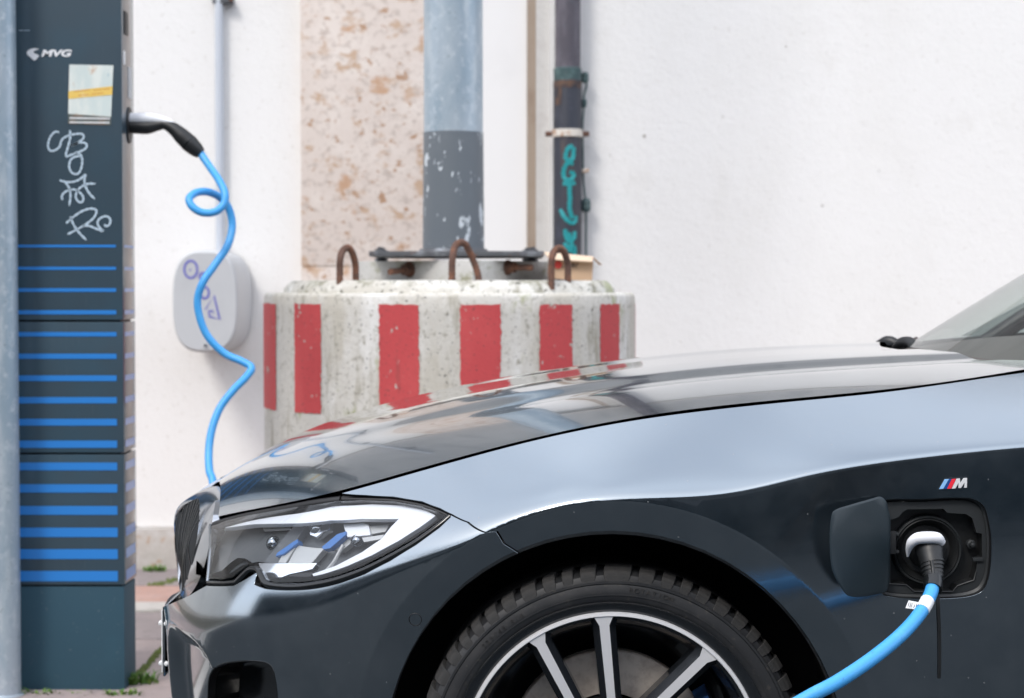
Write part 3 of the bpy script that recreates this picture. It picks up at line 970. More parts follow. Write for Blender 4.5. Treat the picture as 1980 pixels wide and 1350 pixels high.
# number plate seen edge-on with its white screws
pl = box('number_plate', (-.676, YC - .262, .345), (-.6735, YC + .262, .465), 'whiteplastic', car, bevel=.0015)
for zz in (.440, .362):
    lathe('plate_screw', [(0, -.004), (.003, -.0036), (.0048, -.0015), (.005, .003)], 'whiteplastic', pl, n=16, centre=(-.677, YC - .258, zz), axis='y')
    lathe('plate_screw', [(0, -.004), (.003, -.0036), (.0048, -.0015), (.005, .003)], 'whiteplastic', pl, n=16, centre=(-.666, YC - .264, zz), axis='y')
box('plate_holder', (-.6725, YC - .266, .338), (-.668, YC + .266, .472), 'chromedark', car, bevel=.002)
# parking sensor: a ring-cut disc
su = inv((803, 1198))
sp = side(*su); sn = normal_of(side, *su)
tx = np.cross(sn, [0, 0, 1]); tx /= np.linalg.norm(tx); tz = np.cross(tx, sn)
ring = np.array([sp + sn * .0004 + .0102 * (math.cos(a) * tx + math.sin(a) * tz) for a in np.linspace(0, 2 * math.pi, 33)[:-1]])
tube('sensor_ring', ring, .0007, 'gap', car, n=6, closed=True)

# charge port pocket
pp = np.array([side(*p) for p in port]); pn = np.array([normal_of(side, *p) for p in port])
def pocket_loop(sx, sz, dep):
    P = pp.copy(); c0 = P.mean(0)
    P = c0 + (P - c0) * np.array([sx, 1, sz])
    P[:, 1] = pp[:, 1].mean() * .5 + P[:, 1] * .5 + dep
    return P
rows = [pp - pn * .002 + 0, pp - pn * .006, pocket_loop(.985, .985, .012), pocket_loop(.94, .93, .015)]
V = np.concatenate(rows); n = len(pp); Fc = []
for a in range(3):
    for i in range(n):
        Fc.append((a * n + i, a * n + (i + 1) % n, (a + 1) * n + (i + 1) % n, (a + 1) * n + i))
pocket = mesh_obj('charge_port', V, Fc, 'pocket', car, smooth=True, angle=R(35))
pocket['label'] = 'open black charge port recess with round socket'
YP = pp[:, 1].mean() + .013
# inner stepped tray (deeper, with the notched outline of the photo)
tray_px = [(1722, 1005), (1738, 1000), (1745, 990), (1756, 985), (1824, 984), (1832, 992), (1868, 994), (1880, 1002), (1886, 1022), (1888, 1030), (1899, 1032), (1899, 1078), (1890, 1080), (1888, 1100), (1882, 1122), (1868, 1126), (1850, 1132), (1842, 1143), (1768, 1143), (1752, 1130), (1722, 1128)]
loop1 = np.array([at(x, y, YP) for x, y in tray_px]); loop2 = loop1 + np.array([0, .030, 0])
outer_l = rows[-1]
n2 = len(tray_px)
res = delaunay_2d_cdt([Vector((p[0], p[2])) for p in np.concatenate([outer_l, loop1])], [(i, (i + 1) % n) for i in range(n)] + [(n + i, n + (i + 1) % n2) for i in range(n2)], [], 0, 1e-7)
VV = np.array([[v.x, YP, v.y] for v in res[0]])
Ft = []
pl1 = outer_l[:, [0, 2]]; pl2 = loop1[:, [0, 2]]
for f in res[2]:
    cc = VV[list(f)].mean(0)
    if pip(pl1, np.array([cc[0]]), np.array([cc[2]]))[0] and not pip(pl2, np.array([cc[0]]), np.array([cc[2]]))[0]:
        Ft.append(tuple(f))
mesh_obj('port_ledge', VV, Ft, 'pocket', pocket)
V = np.concatenate([loop1, loop2]); Fc = [(i, (i + 1) % n2, n2 + (i + 1) % n2, n2 + i) for i in range(n2)] + [tuple(n2 + i for i in range(n2))]
mesh_obj('port_tray', V, Fc, 'blackplastic', pocket)
lipb = np.array([at(x, y, YP - .001) for x, y in [(1718, 1129), (1752, 1131), (1768, 1144), (1842, 1144), (1851, 1133), (1868, 1127), (1883, 1122), (1888, 1104)]])
tube('tray_lip', lipb, .0013, 'pocket', pocket, n=6)
sc_c = at(1790, 1062, YP + .029)
lathe('socket', [(.020, .012), (.036, .010), (.040, -.004), (.045, -.012), (.049, -.016), (.053, -.012), (.054, .0)], 'blackplastic', pocket, n=48, centre=sc_c, axis='y')
lathe('socket_ring', [(.0505, -.014), (.0530, -.017), (.0555, -.014), (.0565, .0)], 'pocket', pocket, n=48, centre=sc_c, axis='y')
lathe('lock_pin', [(0, -.016), (.0035, -.015), (.0045, -.006), (.007, -.005), (.008, .002)], 'pocket', pocket, n=16, centre=at(1877, 1052, YP + .02), axis='y')
box('port_latch', at(1881, 1083, YP - .002) - np.array([0, .002, .002]), at(1900, 1078, YP) + np.array([0, .004, 0]), 'pocket', pocket, bevel=.001)
# flap swung open towards the front
fl_px = [(1716, 985), (1712, 970), (1700, 961), (1680, 966), (1645, 976), (1615, 986), (1607, 1000), (1604, 1040), (1606, 1085), (1612, 1110), (1625, 1135), (1640, 1152), (1665, 1154), (1695, 1149), (1712, 1144), (1718, 1125), (1720, 1060), (1720, 1005)]
fl_px = catmull(fl_px, 4, closed=True)
def flapY(px):
    return 3.098 - .085 * ((1720 - px) / 115.) ** 1.15 if px < 1720 else 3.098
fp = [at(x, y, flapY(x) ) for x, y in fl_px]
cflap = np.mean(fp, 0)
bm = bmesh.new()
def loopv(P):
    return [bm.verts.new(tuple(p)) for p in P]
A = loopv([cflap + (p - cflap) * .955 + np.array([0, -.0022, 0]) for p in fp])
B = loopv([p + np.array([0, -.0008, 0]) for p in fp]); Cc = loopv([p + np.array([.002, .004, 0]) for p in fp]); D = loopv([cflap + (p - cflap) * .95 + np.array([.003, .005, 0]) for p in fp])
ca_ = bm.verts.new(tuple(cflap + np.array([0, -.0026, 0]))); cd_ = bm.verts.new(tuple(cflap + np.array([.003, .004, 0])))
n = len(fp)
for i in range(n):
    j = (i + 1) % n
    for P_, Q_ in ((A, B), (B, Cc), (Cc, D)):
        bm.faces.new((P_[i], P_[j], Q_[j], Q_[i]))
M['flap'] = mat('flap_inner_plastic', (0.020, 0.032, 0.040), 0.42, noise=[(500, .55, .8, (0.036, 0.05, 0.058), (1, 1, 1))], bump=(900, .2, .0006))
bm.verts.remove(ca_); bm.verts.remove(cd_)
bm.faces.new(A); bm.faces.new(D[::-1])
flap = bm_obj('charge_flap', bm, 'flap', car, smooth=True, angle=R(20))
flap['label'] = 'open charge port flap hinged towards the wheel'
box('hinge', at(1716, 1072, 3.105), at(1730, 1026, 3.118), 'blackplastic', flap, bevel=.002)
box('hinge_arm', at(1724, 1036, 3.108), at(1734, 1027, 3.13), 'pocket', flap, bevel=.0015)
box('hinge_arm', at(1724, 1070, 3.108), at(1734, 1061, 3.13), 'pocket', flap, bevel=.0015)
# drip strap below the port
stp = [at(1814, 1150, 3.104), at(1815, 1180, 3.100), at(1817, 1230, 3.1), at(1817, 1290, 3.102), at(1816, 1312, 3.104)]
V = []; Fc = []
for p in catmull(stp, 5):
    for (dx, dy) in ((-.0024, 0), (.0024, 0), (.0024, .002), (-.0024, .002)):
        V.append(p + np.array([dx, dy, 0]))
k = len(V) // 4
for i in range(k - 1):
    for c in range(4):
        Fc.append((4 * i + c, 4 * i + (c + 1) % 4, 4 * i + 4 + (c + 1) % 4, 4 * i + 4 + c))
Fc += [(0, 1, 2, 3), tuple(4 * (k - 1) + c for c in range(4))]
mesh_obj('cap_strap', V, Fc, 'blackplastic', car)
# badge: three slanted colour bars and a silver letter
M['b1'] = mat('badge_light_blue', (0.25, 0.48, 0.80), 0.25); M['b2'] = mat('badge_dark_blue', (0.012, 0.06, 0.24), 0.25); M['b3'] = mat('badge_red', (0.75, 0.03, 0.05), 0.25)
bd = bpy.data.objects.new('badge', None); C.objects.link(bd); bd.parent = car
def bpt(x, y):
    uq = inv((x, y)); return side(*uq) - np.array([0, .0012, 0])
def bprism(name, pts, m, lift=.0022, parent=bd):
    P = [bpt(*p) - np.array([0, lift, 0]) for p in pts]
    return bm_obj(name, prism_bm(P, (0, lift + .001, 0), bevel=.0003), m, parent)
bprism('badge_base', [(1813, 947), (1825, 925), (1870, 922), (1869, 943)], 'chromedark', .0012)
bprism('badge_stripe', [(1815, 945.5), (1826, 926.5), (1834, 926), (1823, 945)], 'b1')
bprism('badge_stripe', [(1823.6, 945), (1834.5, 926), (1839, 926), (1830, 945)], 'b2')
bprism('badge_stripe', [(1830.5, 945), (1839.5, 926), (1848, 925.5), (1838.5, 944.5)], 'b3')
bprism('badge_letter', [(1839.5, 944.5), (1849, 925.3), (1855, 925), (1856, 934), (1862, 924.5), (1869, 924), (1868.5, 942.5), (1863.5, 943), (1864.5, 931), (1857, 943.2), (1852.5, 943.5), (1852.5, 932), (1846.5, 944)], 'badgesilver', .003)

# ------------------------------------------------------------------ windscreen, cowl, wipers, cabin
def screen(u, v):
    """u across -1..1, v up 0..1"""
    u = np.asarray(u, float); v = np.asarray(v, float)
    xb = .832 + .235 * np.abs(u) ** 2.2; xt = 1.60 + .14 * np.abs(u) ** 2
    zb = .963 - .035 * np.abs(u) ** 2; zt = 1.40 - .05 * np.abs(u) ** 2
    hw = .70 * (1 - v) + .56 * v
    bow = .016 * np.sin(v * math.pi)
    return np.stack([xb * (1 - v) + xt * v - bow * .35, YC + u * hw, zb * (1 - v) + zt * v + bow * .8], -1)
def grid_obj(name, fn, us, vs, m, parent, smooth=True):
    U, Vv = np.meshgrid(us, vs, indexing='ij')
    P = fn(U.ravel(), Vv.ravel()); a, b = len(us), len(vs)
    Fc = [(i * b + j, i * b + j + 1, (i + 1) * b + j + 1, (i + 1) * b + j) for i in range(a - 1) for j in range(b - 1)]
    return mesh_obj(name, P, Fc, m, parent, smooth=smooth)
grid_obj('windscreen', screen, np.linspace(-1, 1, 41), np.linspace(0, 1, 17), 'glass', car)
for sgn in (-1, 1):
    tube('windscreen_pillar', catmull([screen(sgn * 1.0, v) + np.array([.02, sgn * .012, -.012]) for v in (0, .25, .5, .75, 1)], 5), .022, 'rubber_gloss', car, n=10)
    def sidewin(u, v, sgn=sgn):
        x = 1.08 + .75 * v * (1 - u) + u * (2.15 - .12 * v)
        return np.stack([x, YC + sgn * (.695 - .125 * v - 0 * u), .97 + (.42) * v - .0 * u], -1)
    grid_obj('side_window', sidewin, np.linspace(0, 1, 12), np.linspace(0, .98, 8), 'sideglass', car)
    def rearwin(u, v, sgn=sgn):
        x = 2.20 - .12 * v + u * (.75 - .25 * v)
        return np.stack([x, YC + sgn * (.695 - .125 * v - .03 * u), .975 + (.41) * v * (1 - .12 * u)], -1)
    grid_obj('side_window', rearwin, np.linspace(0, 1, 12), np.linspace(0, .98, 8), 'sideglass', car)
    tube('door_pillar', [(2.17, YC + sgn * .70, .97), (2.06, YC + sgn * .575, 1.385)], .028, 'rubber_gloss', car, n=8)
def roof(u, v):
    x = 1.52 + v * 1.35
    w_ = .58
    z = 1.405 + .035 * np.sin(np.clip(v, 0, 1) * math.pi * .75) - .055 * np.abs(u) ** 2.5 - .03 * v * v
    return np.stack([x + .14 * np.abs(u) ** 2 * (1 - v), YC + u * w_, z], -1)
grid_obj('roof', roof, np.linspace(-1, 1, 25), np.linspace(0, 1, 17), 'paint', car)
def rearscreen(u, v):
    return np.stack([2.87 + .62 * v + 0 * u, YC + u * (.56 + .06 * v), 1.385 - .34 * v - .045 * np.abs(u) ** 2.5], -1)
grid_obj('rear_window', rearscreen, np.linspace(-1, 1, 17), np.linspace(0, 1, 9), 'sideglass', car)
def bootlid(u, v):
    return np.stack([3.45 + .50 * v - .12 * np.abs(u) ** 2 * v, YC + u * (.62 - .04 * v), 1.045 - .05 * v - .02 * np.abs(u) ** 2], -1)
grid_obj('boot_lid', bootlid, np.linspace(-1, 1, 17), np.linspace(0, 1, 9), 'paint', car)
# dashboard and cowl
def dash(u, v):
    return np.stack([.83 + .22 * np.abs(u) ** 2.2 + v * .50, YC + u * .66, .958 + .030 * np.sin(v * 2.6) - .03 * np.abs(u) ** 2], -1)
grid_obj('dashboard', dash, np.linspace(-1, 1, 21), np.linspace(0, 1, 9), 'dash', car)
box('cabin_floor', (1.0, YC - .70, .30), (3.4, YC + .70, .75), 'gap', car, bevel=.02)
def cowl(u, v):
    return np.stack([.74 + .25 * np.abs(u) ** 2.2 + v * .12, YC + u * .72, .925 + .03 * v - .03 * np.abs(u) ** 2], -1)
grid_obj('cowl_panel', cowl, np.linspace(-1, 1, 21), np.linspace(0, 1, 4), 'blackplastic', car)
# rest of the flank: door, rear quarter
s_mid = inv((2.12, .6), 'xz')[0]; s_end = S_k[-1]
d1 = [(s, .022) for s in np.linspace(s_door + .005, s_mid - .003, 20)] + [(s_mid - .003, q) for q in np.linspace(.1, 1.95, 12)] + [(s, 1.95) for s in np.linspace(s_mid - .003, s_door + .005, 20)] + [(s_door + .005, q) for q in np.linspace(1.85, .1, 12)]
door = panel('front_door', side, d1, [], .05, 'paint', car, flange=.02)
a2 = arc_sq(200, -20, RARCH, 40, XW2)
d2 = [(s, .022) for s in np.linspace(s_mid + .003, s_end, 30)] + [(s_end, q) for q in np.linspace(.1, 1.95, 12)] + [(s, 1.95) for s in np.linspace(s_end - .05, a2[-1][0] + .02, 10)] + a2[::-1] + [(s, 1.95) for s in np.linspace(a2[0][0] - .02, s_mid + .003, 8)] + [(s_mid + .003, q) for q in np.linspace(1.85, .1, 12)]
panel('rear_quarter', side, d2, [], .05, 'paint', car, flange=.02)
wheel(XW2, car); liner(XW2)
box('side_sill', (.56, 3.16, .13), (2.6, 3.30, .21), 'blackplastic', car, bevel=.02)
box('underbody', (-.55, 3.5, .16), (3.7, 4.56, .35), 'gap', car, bevel=.03)
box('engine_bay', (-.50, 3.55, .32), (.70, 4.51, .62), 'gap', car, bevel=.03)
# far side: mirrored copies of the near skin
for ch in list(car.children):
    base = ch.name.split('.')[0]
    if base in ('front_fender', 'bumper', 'headlight', 'front_door', 'rear_quarter', 'arch_liner', 'bonnet_gap_shade', 'bumper_gap_shade', 'air_intake', 'wheel', 'side_sill'):
        o = ch.copy(); C.objects.link(o); o.parent = car; o.scale = (1, -1, 1)
        o.location = (ch.location[0], -ch.location[1], ch.location[2])
        for g in ch.children:
            if base == 'headlight' or (base == 'wheel' and g.name.split('.')[0] in ('tyre', 'rim_barrel', 'rim_lip', 'brake_disc')):
                d_ = g.copy(); C.objects.link(d_); d_.parent = o
# wiper arms
wp = [(1690, 672, 4.50), (1705, 665, 4.48), (1722, 662, 4.46), (1735, 672, 4.44)]
for (pts, rr) in (([(1686, 672, 4.52), (1700, 666, 4.50), (1716, 660, 4.48), (1730, 664, 4.47), (1738, 674, 4.46)], [.006, .010, .013, .012, .008]),
                  ([(1728, 676, 4.30), (1742, 664, 4.28), (1756, 662, 4.26), (1767, 669, 4.24), (1768, 679, 4.23)], [.008, .012, .013, .012, .009])):
    P = [at(*p) for p in pts]
    tube('wiper_arm', catmull(P, 4), np.interp(np.linspace(0, 1, 17), np.linspace(0, 1, 5), rr), 'blackplastic', car, n=10)
tube('wiper_blade', catmull([at(1735, 672, 4.5), at(1752, 664, 4.55), at(1772, 655, 4.6)], 5), .005, 'dash', car, n=8)

# ================================================================== THE PLACE
YWALL = 7.585
M['plaster'] = mat('rough_white_plaster', (0.80, 0.795, 0.784), 0.9,
    noise=[(.9, .42, .68, (0.745, 0.735, 0.715), (1, 1, .6)), (5, .58, .78, (0.74, 0.73, 0.71), (1, 1, .7)), (55, .60, .74, (0.64, 0.62, 0.59), (1, 1, 1))],
    bump=[(30, .22, .008), (120, .40, .003)])
M['smooth_white'] = mat('smooth_white_render', (0.84, 0.84, 0.84), 0.7, noise=[(3, .5, .8, (0.80, 0.80, 0.80), (1, 1, 1))])
M['grey_plaster'] = mat('grey_plaster', (0.62, 0.61, 0.59), 0.9, noise=[(12, .5, .8, (0.55, 0.53, 0.51), (1, 1, 1))], bump=(60, .5, .005))
M['brown_edge'] = mat('brown_sealant', (0.36, 0.29, 0.23), 0.8, noise=[(14, .45, .75, (0.28, 0.21, 0.16), (1, 1, .4))])
M['travertine'] = mat('travertine', (0.64, 0.565, 0.515), 0.55,
    noise=[(5, .42, .72, (0.70, 0.635, 0.585), (1, 1, 1.6)), (26, .50, .66, (0.50, 0.43, 0.385), (1, 1, 1.2)), (6, .575, .67, (0.50, 0.32, 0.21), (1, 1, 1.3)), (12, .54, .66, (0.50, 0.36, 0.26), (1, 1, 1.3)), (22, .58, .66, (0.40, 0.25, 0.16), (1, 1, 1.4)), (75, .60, .70, (0.34, 0.27, 0.23), (1, 1, 1))], bump=(60, .2, .002))
M['plinth'] = mat('plinth_stone', (0.46, 0.43, 0.40), 0.85, noise=[(6, .45, .65, (0.56, 0.55, 0.54), (1, 1, 1)), (18, .55, .7, (0.40, 0.27, 0.18), (1, 1, 1))], bump=(35, .5, .006))
M['slab'] = mat('red_brown_paving', (0.30, 0.245, 0.235), 0.8, noise=[(3, .4, .7, (0.36, 0.295, 0.28), (1, 1, 1)), (26, .5, .75, (0.22, 0.19, 0.19), (1, 1, 1)), (160, .6, .75, (0.42, 0.38, 0.36), (1, 1, 1))], bump=(140, .3, .002))
M['slab2'] = mat('brown_paving_dark', (0.22, 0.19, 0.19), 0.8, noise=[(3, .4, .7, (0.28, 0.235, 0.23), (1, 1, 1)), (30, .5, .75, (0.17, 0.15, 0.15), (1, 1, 1))], bump=(140, .3, .002))
M['slab3'] = mat('red_paving', (0.38, 0.23, 0.19), 0.8, noise=[(5, .4, .7, (0.42, 0.28, 0.24), (1, 1, 1)), (30, .5, .75, (0.26, 0.2, 0.19), (1, 1, 1))], bump=(140, .3, .002))
M['palestone'] = mat('pale_kerb_stone', (0.44, 0.42, 0.395), 0.8, noise=[(14, .45, .7, (0.33, 0.31, 0.29), (1, 1, 1))], bump=(60, .4, .003))
M['joint'] = mat('joint_earth', (0.10, 0.09, 0.075), 0.95, noise=[(20, .5, .7, (0.07, 0.085, 0.04), (1, 1, 1))])
M['asphalt'] = mat('asphalt', (0.022, 0.029, 0.034), 0.9, noise=[(3, .4, .7, (0.028, 0.034, 0.039), (1, 1, 1)), (120, .5, .8, (0.036, 0.042, 0.047), (1, 1, 1))], bump=(150, .4, .004))
M['anthracite'] = mat('anthracite_panel', (0.038, 0.064, 0.086), 0.42, coat=.9, coat_rough=.12, noise=[(2.2, .45, .75, (0.034, 0.074, 0.106), (1, 1, 1)), (30, .60, .75, (0.055, 0.085, 0.11), (3, 3, .3))], spec=.4)
M['anth_base'] = mat('anthracite_base', (0.028, 0.072, 0.104), 0.6, spec=.3, noise=[(5, .5, .8, (0.032, 0.086, 0.122), (1, 1, 1)), (60, .62, .72, (0.07, 0.11, 0.14), (1, 1, 1))])
M['stripe_blue'] = mat('blue_stripe_film', (0.022, 0.205, 0.60), 0.4, coat=.9, coat_rough=.12)
M['white_print'] = mat('white_print', (0.82, 0.83, 0.85), 0.5)
M['marker'] = mat('pale_marker', (0.50, 0.62, 0.72), 0.5)
M['poster'] = mat('sticker_paper', (0.60, 0.68, 0.66), 0.5, noise=[(14, .42, .62, (0.72, 0.76, 0.72), (1.6, 1, .5)), (26, .60, .72, (0.58, 0.45, 0.34), (1.5, 1, .6)), (18, .60, .75, (0.34, 0.50, 0.54), (1.5, 1, .8))])
M['poster_dark'] = mat('sticker_dark', (0.10, 0.12, 0.11), 0.5, noise=[(40, .45, .6, (0.22, 0.17, 0.13), (1, 1, 1))])
M['yellow'] = mat('yellow_band', (0.80, 0.55, 0.13), 0.5, noise=[(20, .5, .7, (0.82, 0.66, 0.34), (1, 1, 1))])
M['orange_print'] = mat('orange_print', (0.62, 0.25, 0.06), 0.6)
M['galv'] = mat('galvanised_steel', (0.40, 0.47, 0.53), 0.42, metal=0.35, noise=[(7, .40, .62, (0.30, 0.385, 0.455), (1, 1, .35)), (40, .50, .70, (0.50, 0.565, 0.61), (1, 1, .8)), (14, .50, .72, (0.48, 0.545, 0.59), (1.6, 1.6, .3)), (60, .60, .70, (0.28, 0.34, 0.385), (1, 1, 1))], bump=(50, .1, .002))
M['mastgrey'] = mat('grey_mast_paint', (0.125, 0.145, 0.165), 0.5, noise=[(3, .45, .75, (0.15, 0.17, 0.19), (1, 1, 1)), (14, .60, .625, (0.55, 0.60, 0.64), (1, 1, .5)), (45, .625, .65, (0.55, 0.60, 0.64), (1, 1, .5))])
M['conduit'] = mat('grey_blue_conduit', (0.52, 0.56, 0.62), 0.5)
M['boxgrey'] = mat('grey_box_plastic', (0.50, 0.515, 0.535), 0.45, noise=[(4, .5, .8, (0.46, 0.475, 0.495), (1, 1, 1)), (18, .66, .8, (0.36, 0.34, 0.32), (1, 1, .4))])
M['bluepen'] = mat('blue_marker', (0.16, 0.16, 0.48), 0.5)
M['concrete'] = mat('white_painted_concrete', (0.57, 0.55, 0.505), 0.85,
    noise=[(2.4, .44, .64, (0.71, 0.70, 0.675), (1.6, 1.6, .5)), (4, .44, .66, (0.50, 0.47, 0.405), (1.6, 1.6, .45)), (11, .54, .70, (0.36, 0.335, 0.27), (2.0, 2.0, .30)), (50, .54, .68, (0.36, 0.34, 0.29), (1, 1, .8)), (10, .60, .70, (0.36, 0.37, 0.22), (1, 1, .5)), (110, .615, .67, (0.10, 0.095, 0.09), (1, 1, 1))], bump=[(70, .5, .004), (220, .4, .0015)])
M['concrete_top'] = mat('weathered_concrete', (0.52, 0.50, 0.45), 0.9,
    noise=[(7, .42, .62, (0.66, 0.65, 0.61), (1, 1, 1)), (14, .50, .64, (0.30, 0.29, 0.23), (1, 1, .6)), (60, .56, .66, (0.15, 0.145, 0.12), (1, 1, 1)), (8, .57, .68, (0.36, 0.38, 0.24), (1, 1, 1))], bump=[(60, .6, .006), (220, .4, .0015)])
M['redpaint'] = mat('weathered_red_paint', (0.50, 0.060, 0.065), 0.75,
    noise=[(4, .45, .7, (0.56, 0.085, 0.085), (1, 1, .5)), (14, .60, .75, (0.36, 0.06, 0.06), (2, 2, .5)), (15, .645, .665, (0.42, 0.39, 0.34), (1, 1, 1)), (45, .655, .68, (0.46, 0.42, 0.38), (1, 1, .8)), (120, .60, .68, (0.16, 0.05, 0.05), (1, 1, 1))], bump=(120, .4, .002))
M['collar'] = mat('collar_concrete', (0.46, 0.455, 0.44), 0.85, noise=[(5, .45, .7, (0.54, 0.535, 0.52), (1, 1, 1)), (16, .54, .7, (0.30, 0.30, 0.22), (1, 1, 1.4)), (80, .6, .7, (0.18, 0.17, 0.16), (1, 1, 1))], bump=(80, .5, .003))
M['rust'] = mat('rusty_steel', (0.115, 0.062, 0.046), 0.85, noise=[(30, .45, .65, (0.19, 0.085, 0.05), (1, 1, 1)), (80, .6, .7, (0.06, 0.04, 0.035), (1, 1, 1))], bump=(120, .5, .002))
M['plate'] = mat('dark_steel_plate', (0.10, 0.105, 0.115), 0.55, metal=.4, noise=[(12, .5, .7, (0.30, 0.32, 0.35), (1, 1, 1)), (40, .6, .7, (0.16, 0.10, 0.08), (1, 1, 1))])
M['card'] = mat('cardboard', (0.52, 0.36, 0.24), 0.85, noise=[(12, .5, .7, (0.46, 0.31, 0.20), (1, 1, 1))])
M['cardlight'] = mat('cardboard_lid', (0.70, 0.54, 0.40), 0.85)
M['redprint'] = mat('red_print', (0.50, 0.04, 0.03), 0.6)
M['pipe_old'] = mat('old_pipe_purple', (0.075, 0.068, 0.085), 0.6, noise=[(12, .45, .65, (0.13, 0.12, 0.145), (1, 1, .5)), (22, .58, .7, (0.09, 0.10, 0.12), (1, 1, .6)), (18, .66, .72, (0.45, 0.46, 0.5), (1, 1, 1))], bump=(60, .3, .002))
M['pipe_dark'] = mat('cast_iron_pipe', (0.022, 0.026, 0.040), 0.5, noise=[(10, .50, .66, (0.055, 0.040, 0.038), (1.5, 1.5, .35)), (26, .58, .7, (0.045, 0.05, 0.075), (1, 1, .5))], bump=(40, .3, .003))
M['pipe_rust'] = mat('rusty_pipe_patch', (0.13, 0.075, 0.05), 0.8, noise=[(24, .42, .6, (0.035, 0.033, 0.042), (1, 1, .5))])
M['verdigris'] = mat('verdigris', (0.045, 0.085, 0.09), 0.7, noise=[(25, .45, .65, (0.09, 0.15, 0.15), (1, 1, 1)), (50, .55, .7, (0.05, 0.07, 0.075), (1, 1, 1))])
M['teal'] = mat('teal_spray_paint', (0.012, 0.27, 0.29), 0.5)
M['clamp'] = mat('pale_clamp', (0.66, 0.62, 0.56), 0.6, noise=[(40, .5, .65, (0.40, 0.22, 0.12), (1, 1, 1))])
M['grass'] = mat('weed_green', (0.09, 0.20, 0.030), 0.7, noise=[(40, .45, .65, (0.16, 0.26, 0.05), (1, 1, 1))])
M['moss'] = mat('moss', (0.12, 0.15, 0.035), 0.9, noise=[(30, .45, .65, (0.07, 0.09, 0.03), (1, 1, 1))])

def structure(o):
    o['kind'] = 'structure'; return o
# ---- ground sheet, road, pavement with slabs
box_ = structure(mesh_obj('ground', [(-120, -120, -.12), (120, -120, -.12), (120, 120, -.12), (-120, 120, -.12)], [(0, 1, 2, 3)], 'joint'))
structure(mesh_obj('road', [(-90, -8.4, -.010), (90, -8.4, -.010), (90, 4.75, -.010), (-90, 4.75, -.010)], [(0, 1, 2, 3)], 'asphalt'))
pav = structure(bm_obj('pavement', box_bm((-60, 4.95, -.11), (60, YWALL + .3, -.014)), 'joint'))
kerb = structure(bm_obj('kerb', box_bm((-60, 4.75, -.10), (60, 4.945, -.004), bevel=.008), 'palestone', smooth=True))
# paving slabs: rows parallel to the wall
def slab_mesh(w, d, skew):
    bm = bmesh.new()
    pts = [(-w / 2 - skew, -d / 2), (w / 2 - skew, -d / 2), (w / 2 + skew, d / 2), (-w / 2 + skew, d / 2)]
    a = [bm.verts.new((x, y, 0)) for x, y in pts]; b = [bm.verts.new((x, y, -.05)) for x, y in pts]
    bm.faces.new(a)
    for i in range(4):
        bm.faces.new((b[i], b[(i + 1) % 4], a[(i + 1) % 4], a[i]))
    bmesh.ops.bevel(bm, geom=[e for e in bm.edges if all(abs(v.co.z) < 1e-6 for v in e.verts)], offset=.004, segments=1, affect='EDGES')
    bmesh.ops.recalc_face_normals(bm, faces=bm.faces)
    return bm
rows_y = [(5.00, 5.42), (5.425, 6.05), (6.06, 6.55), (6.745, 7.14), (7.15, YWALL - .02)]
r2 = random.Random(3)
slab_cache = {}
for ri, (y0, y1) in enumerate(rows_y):
    x = -3.4 + r2.uniform(0, .4)
    if ri == 0: x = -3.3
    while x < 2.6:
        w = (.62, .80, .60, .48, .40)[ri]
        m_ = ('slab', 'slab', 'slab2', 'slab3', 'slab2')[ri] if r2.random() < .7 else r2.choice(['slab', 'slab2', 'slab'])
        key = (ri, m_)
        if key not in slab_cache:
            bm = slab_mesh(w - .009, y1 - y0 - .009, .0)
            me = bpy.data.meshes.new('paving_slab'); bm.to_mesh(me); bm.free(); me.materials.append(M[m_])
            slab_cache[key] = me
        o = bpy.data.objects.new('paving_slab', slab_cache[key]); C.objects.link(o); o.parent = pav
        o.location = (x + w / 2, (y0 + y1) / 2, r2.uniform(-.003, .002))
        o.rotation_euler = (r2.uniform(-.004, .004), r2.uniform(-.004, .004), r2.uniform(-.004, .004))
        x += w
# pale drain stone strip between the slab fields
x = -3.2
while x < 2.4:
    o = bm_obj('edge_stone', box_bm((x, 6.565, -.06), (x + .795, 6.735, r2.uniform(.004, .008)), bevel=.006), 'palestone', pav)
    x += .8

# ---- the house behind
house = thing('house_wall', 'white rough plastered house wall with travertine pilaster, behind everything', 'building', (0, YWALL, 0))
HT = 7.0
def wallbox(name, x0, x1, y0, y1, z0, z1, m, bevel=0):
    return box(name, (x0, y0, z0), (x1, y1, z1), m, house, bevel=bevel)
def X(px, Y): return (px - 990.0) / F * Y
x_tl, x_tr = X(583, YWALL - .05), X(838, YWALL - .05)
x_wr = X(1019, YWALL)
x_br = X(1036, YWALL); x_gr = X(1072, YWALL)
M['upper'] = mat('upper_reflection_grey', (0.36, 0.365, 0.37), .9, noise=[(1.2, .42, .62, (0.46, 0.46, 0.46), (1, 1, 1)), (3, .5, .7, (0.28, 0.29, 0.30), (2, 1, .5))])  # unseen storey made grey to darken the bonnet's reflection
wallbox('plaster_wall', -16, x_tl + .01, YWALL, YWALL + .3, .16, 2.5, 'plaster')
wallbox('unseen_upper_wall', -16, 22, YWALL - .004, YWALL + .3, 2.56, HT, 'upper')
wallbox('added_cornice', -16, 22, YWALL - .022, YWALL + .3, 2.502, 2.558, 'palestone', bevel=.004)  # added band out of view, where the grey for the bonnet begins
wallbox('plaster_wall', x_gr - .02, 22, YWALL - .01, YWALL + .3, .16, 2.5, 'plaster')
